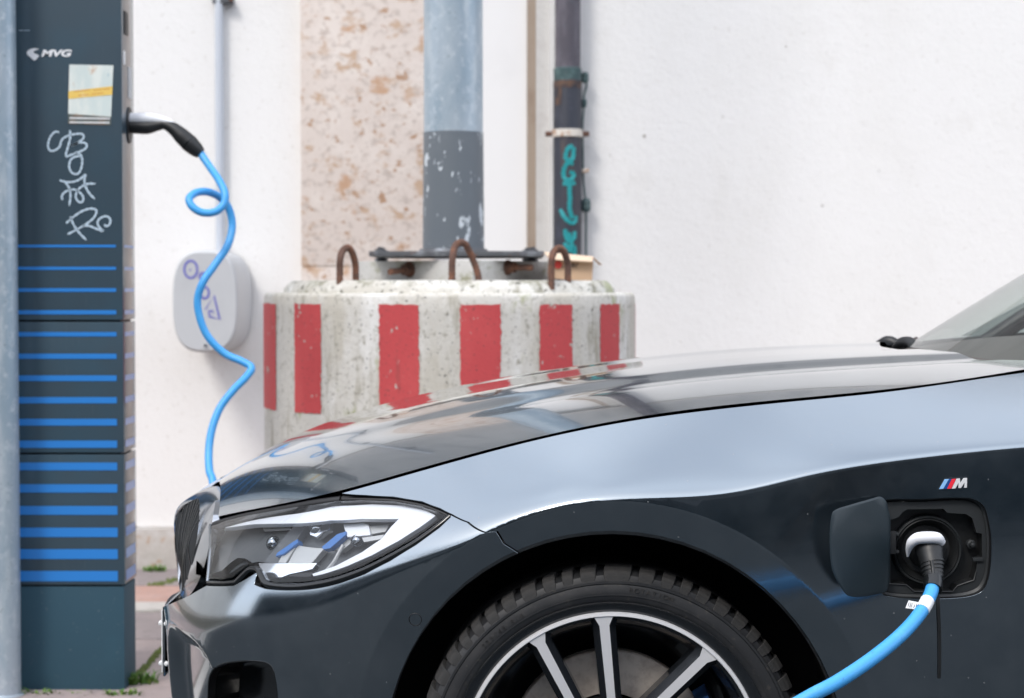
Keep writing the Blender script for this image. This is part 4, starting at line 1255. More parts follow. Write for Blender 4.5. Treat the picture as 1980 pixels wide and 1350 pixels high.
# travertine slabs stacked
zz = 0.16; k = 0
for z1 in (.64, 1.168, 2.30, 2.5):
    wallbox('travertine_slab', x_tl, x_tr, YWALL - .05, YWALL + .2, zz, z1 - .0025, 'travertine', bevel=.0015)
    zz = z1
wallbox('slab_joint', x_tl + .004, x_tr - .004, YWALL - .045, YWALL + .19, .165, 2.49, 'brown_edge')
wallbox('white_reveal', x_tr + .001, x_wr, YWALL + .055, YWALL + .3, .16, 2.5, 'smooth_white')
wallbox('brown_joint', x_wr + .0005, x_br, YWALL + .03, YWALL + .3, .16, 2.5, 'brown_edge')
wallbox('grey_strip', x_br + .0005, x_gr - .0205, YWALL + .012, YWALL + .3, .16, 2.5, 'grey_plaster')
# plinth stones
x = -4.0
while x < 4:
    w = r2.uniform(.45, .8)
    wallbox('plinth_stone', x, x + w - .006, YWALL - .03 - r2.uniform(0, .006), YWALL + .28, -.05, .158, 'plinth', bevel=.006)
    x += w
wallbox('plinth_band', -16, 22, YWALL - .012, YWALL + .2, -.05, .150, 'plinth')
# upper-storey windows (seen mirrored in the bonnet)
M['winframe'] = mat('window_frame_white', (0.7, 0.7, 0.7), .5)
M['windark'] = mat('window_pane_dark', (0.03, 0.035, 0.04), .05)
for xx in (-6.9, 2.4, 5.7):
    for zz in (3.9,):
        f_ = wallbox('window', xx, xx + 1.2, YWALL - .09, YWALL - .04, zz, zz + 1.6, 'winframe', bevel=.01)
        box('pane', (xx + .10, YWALL - .105, zz + .10), (xx + .57, YWALL - .091, zz + 1.5), 'windark', f_)
        box('pane', (xx + .63, YWALL - .105, zz + .10), (xx + 1.10, YWALL - .091, zz + 1.5), 'windark', f_)
# small chips in the plaster
M['chip'] = mat('plaster_chip', (0.45, 0.43, 0.40), .9)
for (px, py, rad) in ((1246, 263, .009), (1398, 225, .004), (1590, 398, .006), (1180, 300, .004), (1520, 90, .005), (1700, 330, .004)):
    p = at(px, py, YWALL - .0115)
    lathe('chip', [(0, 0), (rad * .7, .0005), (rad, .003)], 'chip', house, n=9, centre=p, axis='y', rough=.5)

# ---- conduit and junction box on the wall
cd = thing('wall_conduit', 'thin pale blue grey conduit pipe running down the wall to the oval box', 'conduit', at(426, 485, YWALL - .03))
xc = X(426, YWALL - .03)
tube('conduit_pipe', [(xc, YWALL - .03, 1.20), (xc, YWALL - .03, 2.0), (xc, YWALL - .03, 3.2)], .0165, 'conduit', cd, n=16)
for zc_ in (at(426, 3, YWALL)[2], 2.9):
    b_ = box('pipe_clip', (xc - .024, YWALL - .045, zc_ - .012), (xc + .055, YWALL - .001, zc_ + .012), 'plate', cd, bevel=.004)
    lathe('clip_screw', [(0, -.006), (.007, -.005), (.009, 0)], 'rust', cd, n=10, centre=(xc + .05, YWALL - .046, zc_), axis='y')
jb = thing('junction_box', 'grey oval plastic junction box on the wall with blue marker drawings', 'electrical box', at(405, 583, YWALL))
YB = 7.18
def oval(cx, cz, hw, hh, n=64, e=2.9):
    out = []
    for k in range(n):
        a = 2 * math.pi * k / n
        out.append((cx + hw * math.copysign(abs(math.cos(a)) ** (2 / e), math.cos(a)), cz + hh * math.copysign(abs(math.sin(a)) ** (2 / e), math.sin(a))))
    return out
c0 = at(396, 583, YB); hh = 98.5 * YB / F; hw = 63 * YB / F
levels = [(0.0, .955, 0.0), (.004, .985, 0.0), (.012, 1.0, 0.0), (.05, 1.012, .0), (.14, 1.015, .0), (.30, 1.015, .0), (.395, 1.01, .0)]
V = []; Fc = []
for (dy, k_, sh) in levels:
    for (x_, z_) in oval(c0[0] + sh, c0[2], hw * k_, hh * k_):
        V.append((x_, YB + dy, z_))
n = 64
for a in range(len(levels) - 1):
    for i in range(n):
        Fc.append((a * n + i, a * n + (i + 1) % n, (a + 1) * n + (i + 1) % n, (a + 1) * n + i))
Fc.append(tuple(range(n)))
mesh_obj('box_shell', V, Fc, 'boxgrey', jb, smooth=True, angle=R(40))
lathe('box_screw', [(0, -.008), (.006, -.007), (.009, -.002), (.009, .002)], 'chrome', jb, n=14, centre=at(398, 668, YB), axis='y')
def strokes(px_lists, Y, sm=6, closed=()):
    out = []
    for i, L in enumerate(px_lists):
        out.append(catmull([at(x, y, Y) for x, y in L], sm, closed=False))
    return out
circ = lambda cx, cy, rx, ry, n=16: [(cx + rx * math.cos(2 * math.pi * k / n), cy + ry * math.sin(2 * math.pi * k / n)) for k in range(n + 1)]
ribbon('marker_drawing', strokes([circ(369, 521, 12.5, 16.5), [(367, 521), (369, 523)], circ(393, 535, 7, 7, 10), circ(396, 566, 8, 11)], YB), .0085, 'bluepen', jb)
ribbon('marker_triangle', [np.array([at(x, y, YB) for x, y in L]) for L in ([(397, 599), (414, 572), (425, 618), (405, 612), (404, 602), (411, 600)], [(411, 600), (412, 606)])], .0085, 'bluepen', jb)

# ---- downpipe
YPIPE = 7.50
dp = thing('downpipe', 'old dark cast iron downpipe with teal spray tag on the wall', 'drainpipe', (X(1097, YPIPE), YPIPE, 0))
zpx = lambda py, Y: at(990, py, Y)[2]
xp = X(1097, YPIPE)
r_up = 24.5 * YPIPE / F; r_lo = 27.5 * YPIPE / F
lathe('upper_pipe', [(r_up, zpx(150, YPIPE)), (r_up, 3.2)], 'pipe_old', dp, n=28, centre=(xp, YPIPE, 0))
lathe('pipe_collar', [(r_up + .001, zpx(132, YPIPE)), (r_up + .005, zpx(134, YPIPE)), (r_up + .004, zpx(156, YPIPE)), (r_up - .01, zpx(157, YPIPE))], 'verdigris', dp, n=28, centre=(xp, YPIPE, 0))
lathe('lower_pipe', [(r_lo - .012, zpx(155, YPIPE)), (r_lo - .002, zpx(156, YPIPE)), (r_lo, zpx(160, YPIPE)), (r_lo, 0)], 'pipe_dark', dp, n=28, centre=(xp, YPIPE, 0))
lathe('rust_patch', [(r_lo + .0006, zpx(158, YPIPE)), (r_lo + .0006, zpx(172, YPIPE))], 'pipe_rust', dp, n=20, centre=(xp, YPIPE, 0), a0=R(180), a1=R(345))
lathe('rust_run', [(r_lo + .0010, zpx(172, YPIPE)), (r_lo + .0010, zpx(205, YPIPE))], 'pipe_rust', dp, n=8, centre=(xp, YPIPE, 0), a0=R(212), a1=R(245))
lathe('pipe_clamp', [(r_lo + .001, zpx(251, YPIPE)), (r_lo + .005, zpx(252, YPIPE)), (r_lo + .005, zpx(265, YPIPE)), (r_lo + .001, zpx(266, YPIPE))], 'clamp', dp, n=28, centre=(xp, YPIPE, 0))
for px in (1061, 1133):
    p = at(px, 259, YPIPE)
    box('clamp_bolt', p - np.array([.013, .012, .009]), p + np.array([.013, .03, .009]), 'rust', dp, bevel=.004)
p = at(1133, 330, YPIPE)
box('wall_hook', p - np.array([.014, .006, .007]), p + np.array([.012, .03, .007]), 'clamp', dp, bevel=.004)
# teal tag wrapped on the pipe
def on_pipe(px, py):
    x_ = X(px, YPIPE); d = np.clip(x_ - xp, -r_lo * .96, r_lo * .96)
    y_ = YPIPE - math.sqrt(r_lo ** 2 - d * d)
    return np.array([xp + d, y_ - .0012, zpx(py, YPIPE)])
tagpx = [[(1107, 284), (1098, 288), (1093, 300), (1094, 310), (1104, 311), (1107, 302), (1108, 286)], [(1108, 318), (1097, 317), (1090, 328), (1089, 342), (1094, 349), (1104, 348), (1108, 338), (1100, 334)],
         [(1087, 356), (1098, 357), (1112, 355)], [(1101, 357), (1100, 370), (1101, 384), (1100, 400), (1102, 412), (1106, 424)], [(1083, 405), (1090, 420), (1102, 431), (1110, 430), (1112, 418)],
         [(1092, 444), (1093, 456), (1099, 466), (1108, 462), (1110, 448)], [(1090, 470), (1098, 480), (1110, 490), (1108, 474)], [(1098, 450), (1104, 470), (1100, 488)]]
ribbon('spray_tag', [catmull([on_pipe(*p) for p in L], 6) for L in tagpx], .0165, 'teal', dp, off=(0, -.001, 0), jitter=.2)
# lightning wire with clamps beside the pipe
wire = thing('lightning_wire', 'thin green weathered conductor wire with clamps beside the dark downpipe', 'wire', at(1133, 486, YPIPE + .03))
tube('wire_strand', catmull([at(x, y, YPIPE + .03) for x, y in [(1131, 148), (1134, 165), (1129, 185), (1129, 205), (1126, 250), (1127, 300), (1128, 350), (1132, 390), (1133, 420), (1133, 460), (1133, 560)]], 6), .0042, 'verdigris', wire, n=8)
for (px, py, rr) in ((1131, 150, .015), (1129, 200, .012), (1133, 397, .019)):
    p = at(px, py, YPIPE + .02)
    lathe('wire_clamp', [(0, rr * 1.5), (rr * .7, rr * 1.3), (rr, rr * .5), (rr * .85, 0), (rr, -rr * .5), (rr * .7, -rr * 1.3), (0, -rr * 1.5)], 'verdigris', wire, n=10, centre=p)

# ---- concrete mast foundation
YD = 6.10; XD = X(870, YD); RD = 357 * YD / F
base = thing('concrete_base', 'round concrete mast base with red and white painted stripes, weathered', 'concrete base', (XD, YD, 0))
z_rim = zpx(566, YD); z_top = zpx(543, YD)
n = 96
def drum_prof():
    pr = [(RD * .995, 0.0)]
    for k in range(1, 24):
        pr.append((RD, (z_rim - .012) * k / 23))
    return pr + [(RD - .004, z_rim - .004), (RD - .012, z_rim)]
lathe('drum', drum_prof() + [(RD * .5, z_rim - .002)], 'concrete', base, n=96, centre=(XD, YD, 0), angle=R(50))
RT = 318 * YD / F
lathe('top_ledge', [(RT + .002, z_rim - .006), (RT, z_rim + .012), (RT - .012, z_top - .010), (RT - .022, z_top - .002), (RT - .03, z_top), (0, z_top + .002)], 'concrete_top', base, n=96, centre=(XD, YD, 0), angle=R(50), rough=.012)
zs1 = zpx(589, 5.6); zs0 = zpx(797, 5.735)
for (a_, b_) in ((512, 534), (570, 621), (733, 810), (890, 968), (1043, 1106), (1160, 1197), (1221, 1229)):
    def ang(px):
        th = np.linspace(-1.5, 1.5, 1201)
        pj = 990 + F * (XD + RD * np.sin(th)) / (YD - RD * np.cos(th))
        return float(np.interp(px, pj[100:-100], th[100:-100])) - math.pi / 2 if 518 < px < 1215 else math.copysign(1.5, px - 870) * (1.0 if px in (512, 1229) else (.965 if px > 1000 else .88)) - math.pi / 2
    A0, A1 = ang(a_), ang(b_)
    rs = random.Random(int(a_)); V = []; Fc = []
    nr, nc = 44, 9
    for i in range(nr + 1):
        ja, jb = rs.gauss(0, .0022), rs.gauss(0, .0022)
        for j in range(nc + 1):
            f = j / nc
            an = A0 + ja + (A1 + jb - A0 - ja) * f
            z = zs1 + (zs0 - zs1) * i / nr + (rs.gauss(0, .0012) if i in (0, nr) else 0)
            rr = RD + .0016
            V.append((XD + rr * math.cos(an), YD + rr * math.sin(an), z))
    for i in range(nr):
        for j in range(nc):
            Fc.append((i * (nc + 1) + j, (i + 1) * (nc + 1) + j, (i + 1) * (nc + 1) + j + 1, i * (nc + 1) + j + 1))
    mesh_obj('red_stripe', V, Fc, 'redpaint', base, smooth=True)
# collar block on top, corner towards the viewer
zc1 = zpx(503, YD - .3)
def quad_pts(L, Y):
    return L
pA = at(690, 520, YD + .02); pB = at(914, 520, YD - .30); pC = at(1068, 520, YD + .06); pD = at(850, 520, YD + .36)
P = [np.array([p[0], p[1], z_top - .01]) for p in (pA, pB, pC, pD)]
bm_ = prism_bm(P, (0, 0, zc1 - z_top + .01), bevel=.004)
bm_obj('collar_block', bm_, 'collar', base, smooth=True)
# bolts through the collar
def bolt(p, d, L, parent):
    p = np.asarray(p); d = np.asarray(d, float); d /= np.linalg.norm(d)
    b = tube('anchor_bolt', [p - d * .02, p + d * L], .0095, 'rust', parent, n=10)
    tube('bolt_nut', [p + d * .006, p + d * .026], .0185, 'rust', b, n=6)
    tube('bolt_washer', [p, p + d * .006], .024, 'rust', b, n=14)
nl = np.array([-(pB - pA)[1], (pB - pA)[0], 0.]); nl = nl if nl[1] < 0 else -nl
nr = np.array([-(pC - pB)[1], (pC - pB)[0], 0.]); nr = nr if nr[1] < 0 else -nr
b1 = pA + (pB - pA) * .47; b2 = pB + (pC - pB) * .42
b1[2] = zpx(521, YD - .14); b2[2] = zpx(517, YD - .2)
bolt(b1, nl / np.linalg.norm(nl) + np.array([-.05, 0, -.1]), .085, base); bolt(b2, nr / np.linalg.norm(nr) + np.array([.25, 0, 0]), .085, base)
# rebar lifting loops with ribs
def loop(px0, px1, pyt, Y0, Y1, slant=0):
    xm = (px0 + px1) / 2
    pts = [at(px0, 560, Y0), at(px0, 520, Y0), at(px0 + 1, 500, Y0), at(px0 + (xm - px0) * .35, pyt + 9, Y0 * .7 + Y1 * .3), at(xm, pyt + 2, (Y0 + Y1) / 2), at(px1 - (px1 - xm) * .4, pyt + 10, Y0 * .3 + Y1 * .7), at(px1 + slant * .5, 510, Y1), at(px1 + slant, 535, Y1), at(px1 + slant, 555, Y1)]
    path = catmull(pts, 12)
    rr = [.0098 * (1.0 + (.11 if (i % 3 == 0) else -.02)) for i in range(len(path))]
    tube('lifting_loop', path, np.array(rr), 'rust', base, n=10)
loop(657, 686, 477, YD - .38, YD - .30, 2); loop(874, 910, 467, YD - .47, YD - .40, 15); loop(1066, 1097, 478, YD - .40, YD - .33, 1)

# ---- steel mast on its base plate
mast = thing('steel_mast', 'thick galvanised steel mast with dark grey painted foot on the concrete base', 'mast', (X(877, YD), YD, z_top))
xm = X(877, YD); zpl = zpx(488, YD)
rm = 57 * YD / F
lathe('mast_shaft', [(rm * .965, 4.5), (rm, zpx(257, YD))], 'galv', mast, n=40, centre=(xm, YD, 0))
lathe('painted_foot', [(rm + .0012, zpx(257, YD)), (rm + .004, zpl)], 'mastgrey', mast, n=40, centre=(xm, YD, 0))
box('foot_plate', (X(712, YD - .25), YD - .22, zpl - .016), (X(1052, YD - .25), YD + .27, zpl), 'plate', mast, bevel=.003)
lathe('weld_collar', [(rm + .02, zpl - .001), (rm + .012, zpl + .010), (rm + .002, zpl + .012)], 'plate', mast, n=40, centre=(xm, YD, 0))
for (px, yy) in ((735, .10), (1030, .10), (740, .22), (1020, .22)):
    xx = X(px, YD + yy)
    st = lathe('plate_stud', [(.009, zc1 - .03), (.009, zpl + .018), (0, zpl + .019)], 'plate', mast, n=12, centre=(xx, YD + yy, 0))
    lathe('stud_nut', [(.017, zpl), (.017, zpl + .011), (.009, zpl + .012)], 'plate', mast, n=6, centre=(xx, YD + yy, 0))
    lathe('stud_nut', [(.017, zpl - .030), (.017, zpl - .017)], 'plate', mast, n=6, centre=(xx, YD + yy, 0))
# ---- cardboard box tucked on the base
cb = thing('cardboard_box', 'small open cardboard box with red dot lying on the concrete base', 'box', at(1110, 534, YD - .05))
x0, x1 = X(1062, 5.95), X(1146, 5.95); zb = z_top + .002
q = Matrix.Rotation(R(4), 4, 'Y')
bx = box_bm((x0, 5.95, zb), (x1, 6.12, zb + .060), 0, 2, q)
bm_obj('carton', bx, 'card', cb)
P = [at(1054, 488, 5.93), at(1146, 497, 5.93), at(1144, 506, 5.925), at(1062, 500, 5.925)]
bm_obj('carton_lid', prism_bm([at(1052, 487, 6.0), at(1147, 496, 6.0), at(1145, 505, 5.925), at(1062, 500, 5.925)], (0, 0, -.003)), 'cardlight', cb)
bm_obj('carton_flap', prism_bm([at(1147, 497, 5.94), at(1164, 512, 5.94), at(1158, 511, 6.02), at(1147, 500, 6.02)], (0, 0, -.002)), 'card', cb)
lathe('red_dot', [(0, -.001), (.012, -.001), (.012, .001)], 'redprint', cb, n=16, centre=at(1079, 512, 5.945), axis='y')
ribbon('carton_print', [catmull([at(x, y, 5.944) for x, y in L], 4) for L in ([(1098, 518), (1100, 508), (1104, 507)], [(1106, 514), (1111, 513), (1108, 509), (1106, 515), (1111, 517)], [(1114, 518), (1115, 511), (1119, 510)], [(1086, 516), (1091, 516)])], .003, 'print_black', cb)

# ---- charging station
YS = 5.27; DS = .165
cs = thing('charging_station', 'tall anthracite charging station with blue stripes, sticker and white scribbles', 'charging station', (X(100, YS), YS, 0))
xl, xr = X(-48, YS), X(238.5, YS)
zS = lambda py: zpx(py, YS)
sections = [(zS(619), 2.06, 'anthracite'), (zS(875.5), zS(622.5), 'anthracite'), (zS(1131), zS(879), 'anthracite'), (-.01, zS(1134.5), 'anth_base')]
for i, (z0, z1, m_) in enumerate(sections):
    ins = .003 if i == 3 else 0
    box('station_panel' if i < 3 else 'station_base', (xl + ins, YS + ins, z0), (xr - ins, YS + DS - ins, z1), m_, cs, bevel=.004)
box('station_core', (xl + .012, YS + .010, .01), (xr - .010, YS + DS - .012, 2.04), 'gap', cs)
st_y = [(476, 5), (519, 6), (561, 7), (604, 8), (646.5, 8.5), (689, 10), (731.5, 11), (774, 12), (816.5, 13), (859, 14), (902, 15), (944.5, 16), (987, 17), (1029.5, 18), (1071.5, 19), (1114, 20)]
for (py, h) in st_y:
    z0, z1 = zS(py + h / 2.), zS(py - h / 2.)
    V = [(xl + .015, YS - .0012, z0), (X(225, YS), YS - .0012, z0), (X(225, YS), YS - .0012, z1), (xl + .015, YS - .0012, z1)]
    mesh_obj('blue_stripe', V, [(0, 1, 2, 3)], 'stripe_blue', cs)
    V = [(xr + .0012, YS + .012, z0), (xr + .0012, YS + DS - .02, z0), (xr + .0012, YS + DS - .02, z1), (xr + .0012, YS + .012, z1)]
    mesh_obj('blue_stripe', V, [(0, 1, 2, 3)], 'stripe_blue', cs)
# logo
text_obj('logo_letters', 'MVG', .0245, 'white_print', cs, at(79, 109, YS - .001), shear=.22, offset=.0009, width=1.52)
lg = [(52, 101), (57, 95.5), (66, 93.5), (75, 95), (69, 97), (65, 100), (66, 103), (75, 107.5), (67, 117), (59, 111), (53, 106)]
bm_obj('logo_swoosh', prism_bm([at(x, y, YS - .0014) for x, y in catmull(lg, 4, closed=True)], (0, .001, 0)), 'white_print', cs)
ribbon('small_print', [np.array([at(37, 59, YS), at(44, 59, YS)]), np.array([at(46, 59.2, YS), at(58, 59.2, YS)])], .0028, 'marker', cs)
# sticker
po = bm_obj('sticker', prism_bm([at(x, y, YS - .0012) for x, y in [(134, 125), (219, 126.5), (214, 242), (131.5, 239)]], (0, .001, 0)), 'poster', cs)
po['label'] = 'weathered rectangular sticker with yellow band'
def flat(name, pts, m, Y, parent):
    return mesh_obj(name, [at(x, y, Y) for x, y in pts], [tuple(range(len(pts)))], m, parent)
flat('sticker_foot', [(131.8, 220), (214.8, 226), (214, 242), (131.4, 239.3)], 'poster_dark', YS - .0016, po)
flat('sticker_band', [(132.5, 176.5), (217.5, 166.5), (217, 183.5), (132.2, 191.5)], 'yellow', YS - .0018, po)
rq = random.Random(11)
dd = []
for (yy, xa, xb) in ((177, 144, 173), (175, 181, 194), (173, 199, 212), (185, 152, 172), (182, 178, 197)):
    x = xa
    while x < xb:
        w = rq.uniform(1.6, 3.4); dd.append(np.array([at(x, yy - (x - xa) * .1, YS - .0006), at(x + w, yy - (x + w - xa) * .1, YS - .0006)])); x += w + .8
ribbon('band_print', dd, .0040, 'orange_print', po)
dd = []
for (yy, xa, xb) in ((228.5, 135, 213), (236.5, 135, 212)):
    x = xa
    while x < xb:
        w = rq.uniform(2.0, 4.2); dd.append(np.array([at(x, yy + (x - xa) * .012, YS - .0006), at(min(x + w, xb), yy + (x + w - xa) * .012, YS - .0006)])); x += w + .7
ribbon('foot_print', dd, .0068, 'white_print', po)
# marker scribbles: B o A R
sq = lambda L: [(80 + a * 160 / 900., 240 + b * 240 / 1350.) for a, b in L]
scr = [sq([(195, 90), (150, 85), (105, 130), (80, 190), (75, 250), (100, 290), (150, 285), (200, 245), (215, 190), (240, 155), (300, 125), (380, 108), (440, 108), (462, 135), (445, 170), (380, 210), (325, 235), (400, 205), (470, 205), (497, 235), (470, 275), (390, 310), (300, 345), (280, 355), (268, 330), (290, 250), (315, 150), (312, 65)]),
       sq([(370, 320), (420, 325), (445, 380), (440, 460), (410, 530), (370, 545), (325, 520), (303, 460), (320, 390), (370, 355), (430, 350)]),
       sq([(200, 612), (270, 630), (350, 628), (420, 600), (482, 550), (470, 600), (478, 670), (520, 750), (582, 815)]),
       sq([(265, 635), (305, 700), (318, 780), (305, 890)]),
       sq([(230, 825), (225, 780), (265, 735), (340, 712), (400, 730), (450, 780), (455, 830), (430, 852), (395, 835), (375, 790), (390, 730), (440, 680), (510, 650), (590, 650)]),
       sq([(270, 1080), (350, 1010), (440, 950), (530, 920), (590, 930), (600, 960), (570, 1020), (500, 1080), (400, 1140), (285, 1200)]),
       sq([(315, 1005), (350, 1090), (410, 1180), (490, 1262)]),
       sq([(450, 1110), (520, 1108), (600, 1140), (672, 1166), (630, 1120), (612, 1070), (640, 1025), (700, 1003), (740, 1020), (752, 1060), (735, 1100), (700, 1110), (690, 1090)])]
ribbon('scribble', strokes(scr, YS, 6), .0050, 'marker', cs, jitter=.28)
# side fittings
ys = lambda f: YS + DS * f
box('side_slot', (xr - .002, ys(.18), zS(62)), (xr + .003, ys(.48), zS(18)), 'blackplastic', cs, bevel=.001)
box('side_notice', (xr - .002, ys(.12), zS(122)), (xr + .0015, ys(.26), zS(96)), 'whiteplastic', cs)
box('side_notice', (xr - .002, ys(.52), zS(183)), (xr + .0015, ys(.80), zS(122)), 'boxgrey', cs)
fl = bm_obj('socket_flange', prism_bm([(xr - .002, ys(.55) + .036 * math.cos(a), zS(237) + .049 * math.sin(a)) for a in np.linspace(0, 2 * math.pi, 25)[:-1]], (.006, 0, 0), bevel=.001), 'blackplastic', cs)

# ---- foreground lamp post at the left edge
YPO = 5.20
post = thing('galvanised_post', 'slim galvanised steel post standing directly before the charging station', 'post', (X(6, YPO), YPO, 0))
lathe('post_shaft', [(.0385, -.02), (.0385, 1.2), (.0385, 3.4)], 'galv', post, n=32, centre=(X(6.5, YPO), YPO, 0))
lathe('post_foot', [(.046, -.02), (.046, .004), (.039, .008)], 'galv', post, n=32, centre=(X(6.5, YPO), YPO, 0))

# ---- charging cable: one thing from the station to the car
cab = thing('charging_cable', 'bright blue charging cable looping from the station plug to the car port', 'cable', at(404, 870, 5.18))
top = [(388, 297, 5.36), (405, 322, 5.34), (424, 350, 5.30), (435, 375, 5.275), (432, 396, 5.265), (415, 410, 5.255), (391, 411, 5.25), (372, 400, 5.25), (366, 384, 5.26), (381, 372, 5.285), (405, 372, 5.315), (428, 384, 5.345), (443, 405, 5.36), (449, 437, 5.36), (440, 475, 5.34), (415, 513, 5.32), (393, 545, 5.30), (382, 580, 5.30), (388, 620, 5.30), (405, 655, 5.30), (435, 684, 5.30), (468, 699, 5.29), (486, 711, 5.28), (477, 728, 5.265), (450, 756, 5.24), (425, 790, 5.22), (410, 830, 5.20), (404, 870, 5.18), (405, 910, 5.15), (412, 945, 5.12)]
path = [at(*p) for p in top] + [np.array(p) for p in [(-.785, 5.05, .40), (-.79, 4.98, .20), (-.80, 4.90, .06), (-.83, 4.78, .004), (-.92, 4.5, .004), (-1.02, 4.1, .004), (-.98, 3.5, .004), (-.75, 3.02, .004), (-.5, 2.86, .004), (-.28, 2.80, .03), (-.08, 2.77, .16), (.14, 2.77, .325), (.30, 2.785, .43)]]
path += [at(*p) for p in [(1555, 1353, 2.80), (1620, 1318, 2.82), (1690, 1271, 2.86), (1744, 1226, 2.91), (1779, 1186, 2.96), (1798, 1152, 2.995), (1805, 1128, 3.02)]]
pth = catmull(path, 10)
tube('cable_jacket', pth, .0105, 'cable', cab, n=16)
# plug at the station
YQ = YS + DS * .55
pw = YQ / F
sp_ = bpy.data.objects.new('station_plug', None); C.objects.link(sp_); sp_.parent = cab
ppath = catmull([at(x, y, YQ) for x, y in [(248, 244), (262, 245), (285, 246), (302, 243), (318, 241), (335, 249), (352, 264), (368, 279), (380, 290), (388, 297)]], 5)
rads = np.interp(np.linspace(0, 1, len(ppath)), np.linspace(0, 1, 10), np.array([13, 13.5, 13.5, 11, 9.5, 12.5, 16, 17, 14.5, 11]) * pw)
tube('plug_body', ppath, rads, 'blackplastic', sp_, n=20)
wpath = catmull([at(x, y, YQ) for x, y in [(252, 230), (270, 230), (292, 230), (312, 233), (328, 238), (345, 250)]], 5)
tube('plug_shell', wpath, np.interp(np.linspace(0, 1, len(wpath)), np.linspace(0, 1, 6), np.array([11.5, 12, 11, 9, 7.5, 4]) * pw), 'plugwhite', sp_, n=16)
for k, (x, y) in enumerate([(365, 276.5), (369.5, 280.5), (374, 284.5), (378.5, 288.5), (382.5, 292)]):
    p = at(x, y, YQ); d = np.array([.72, 0, -.69])
    tube('grip_rib', [p - d * .0016, p + d * .0016], (17.6 - k * 1.35) * pw, 'rubber_gloss', sp_, n=20)
# plug at the car
cp_ = bpy.data.objects.new('car_plug', None); C.objects.link(cp_); cp_.parent = cab
hd = catmull([at(1792, 1064, 3.145), at(1793, 1060, 3.11), at(1795, 1056, 3.085), at(1797, 1062, 3.066), at(1800, 1078, 3.056), at(1803, 1096, 3.046), at(1805, 1110, 3.036), at(1805, 1120, 3.028)], 5)
tube('plug_body', hd, np.interp(np.linspace(0, 1, len(hd)), np.linspace(0, 1, 8), [.030, .029, .0235, .0215, .0195, .0170, .0150, .0142]), 'blackplastic', cp_, n=24)
def shell(points, rr, m, name):
    P = catmull([at(*p) for p in points], 5)
    tube(name, P, np.interp(np.linspace(0, 1, len(P)), np.linspace(0, 1, len(rr)), rr), m, cp_, n=16)
shell([(1755, 1076, 3.072), (1757, 1062, 3.066), (1763, 1049, 3.058), (1775, 1041, 3.052), (1795, 1039.5, 3.049), (1812, 1041, 3.052), (1820, 1049, 3.060)], [.0018, .0050, .0080, .0092, .0094, .0092, .0072], 'plugwhite', 'plug_shell')
for k in range(5):
    y = 1088 + k * 7.2; f = k / 4
    p = at(1802.5 + 2.6 * f, y, 3.050 - .017 * f); d = np.array([.10, -.45, -.9]); d /= np.linalg.norm(d)
    tube('grip_rib', [p - d * .0016, p + d * .0016], .0192 - .0034 * f, 'blackplastic', cp_, n=22)
tube('grip_spine', catmull([at(1801, 1084, 3.030), at(1804, 1102, 3.024), at(1805, 1120, 3.014)], 4), .0030, 'blackplastic', cp_, n=8)
tube('cable_collar', catmull([at(1804.5, 1119, 3.026), at(1805, 1128, 3.02), at(1803, 1139, 3.012)], 4), .0148, 'rubber_gloss', cp_, n=20)
# paper tag round the cable
tube('tag_band', catmull([at(1793, 1162, 2.985), at(1788.5, 1171, 2.975), at(1783, 1180, 2.966)], 3), .0111, 'whiteplastic', cab, n=18)
tp = [at(1757, 1161, 2.985), at(1782, 1166, 2.962), at(1777, 1179, 2.962), at(1751, 1176, 2.985)]
tg = bm_obj('tag_flag', prism_bm(tp, (0, .0008, 0)), 'whiteplastic', cab)
pr = []
for (a, b, w) in ((1757, 1164, 8), (1760.5, 1164.5, 9), (1763, 1165, 9), (1768, 1168, 7), (1772, 1167, 9), (1775, 1168, 9)):
    pr.append(np.array([at(a, b, 2.9655 + (1777 - a) * .0008), at(a - 2.5, b + w, 2.9655 + (1777 - a) * .0008)]))
ribbon('tag_print', pr, .0014, 'print_black', tg, off=(0, -.004, 0))

# ---- weeds
def tuft(px, py, Y, rad, h, nb, label, seed, m='grass'):
    r_ = random.Random(seed)
    p0 = at(px, py, Y); p0[2] = 0.0
    V = []; Fc = []
    for k in range(nb):
        a = r_.uniform(0, 6.283); d = rad * math.sqrt(r_.random())
        b = np.array([p0[0] + d * math.cos(a) * 1.3, p0[1] + d * math.sin(a) * .6, -.012])
        L = h * r_.uniform(.45, 1.0); lean = r_.uniform(.2, 1.1) * L; a2 = r_.uniform(0, 6.283)
        w = r_.uniform(.003, .007)
        s_ = np.array([math.cos(a2 + 1.57), math.sin(a2 + 1.57), 0]) * w; l_ = np.array([math.cos(a2), math.sin(a2), 0])
        i = len(V)
        V += [b - s_ * .5, b + s_ * .5, b + l_ * lean * .4 + np.array([0, 0, L * .65]) + s_ * .6, b + l_ * lean * .4 + np.array([0, 0, L * .65]) - s_ * .6, b + l_ * lean + np.array([0, 0, L * .8])]
        Fc += [(i, i + 1, i + 2, i + 3), (i + 3, i + 2, i + 4)]
    o = mesh_obj('weed_tuft', V, Fc, m)
    tag(o, label, 'weed', 'weeds in the paving')
    return o
tuft(300, 1103, 7.50, .035, .045, 90, 'small bright green weed tuft at the foot of the plaster wall', 1)
tuft(258, 1322, 5.37, .055, .060, 160, 'green weed tuft at the right foot corner of the charging station', 2)
tuft(240, 1340, 5.22, .04, .035, 70, 'low weed clump under the front edge of the charging station', 3)
tuft(70, 1342, 5.23, .05, .030, 70, 'short weeds between the galvanised post and the station foot', 4)
tuft(160, 1344, 5.235, .06, .022, 60, 'sparse low weeds along the middle of the station foot', 6)
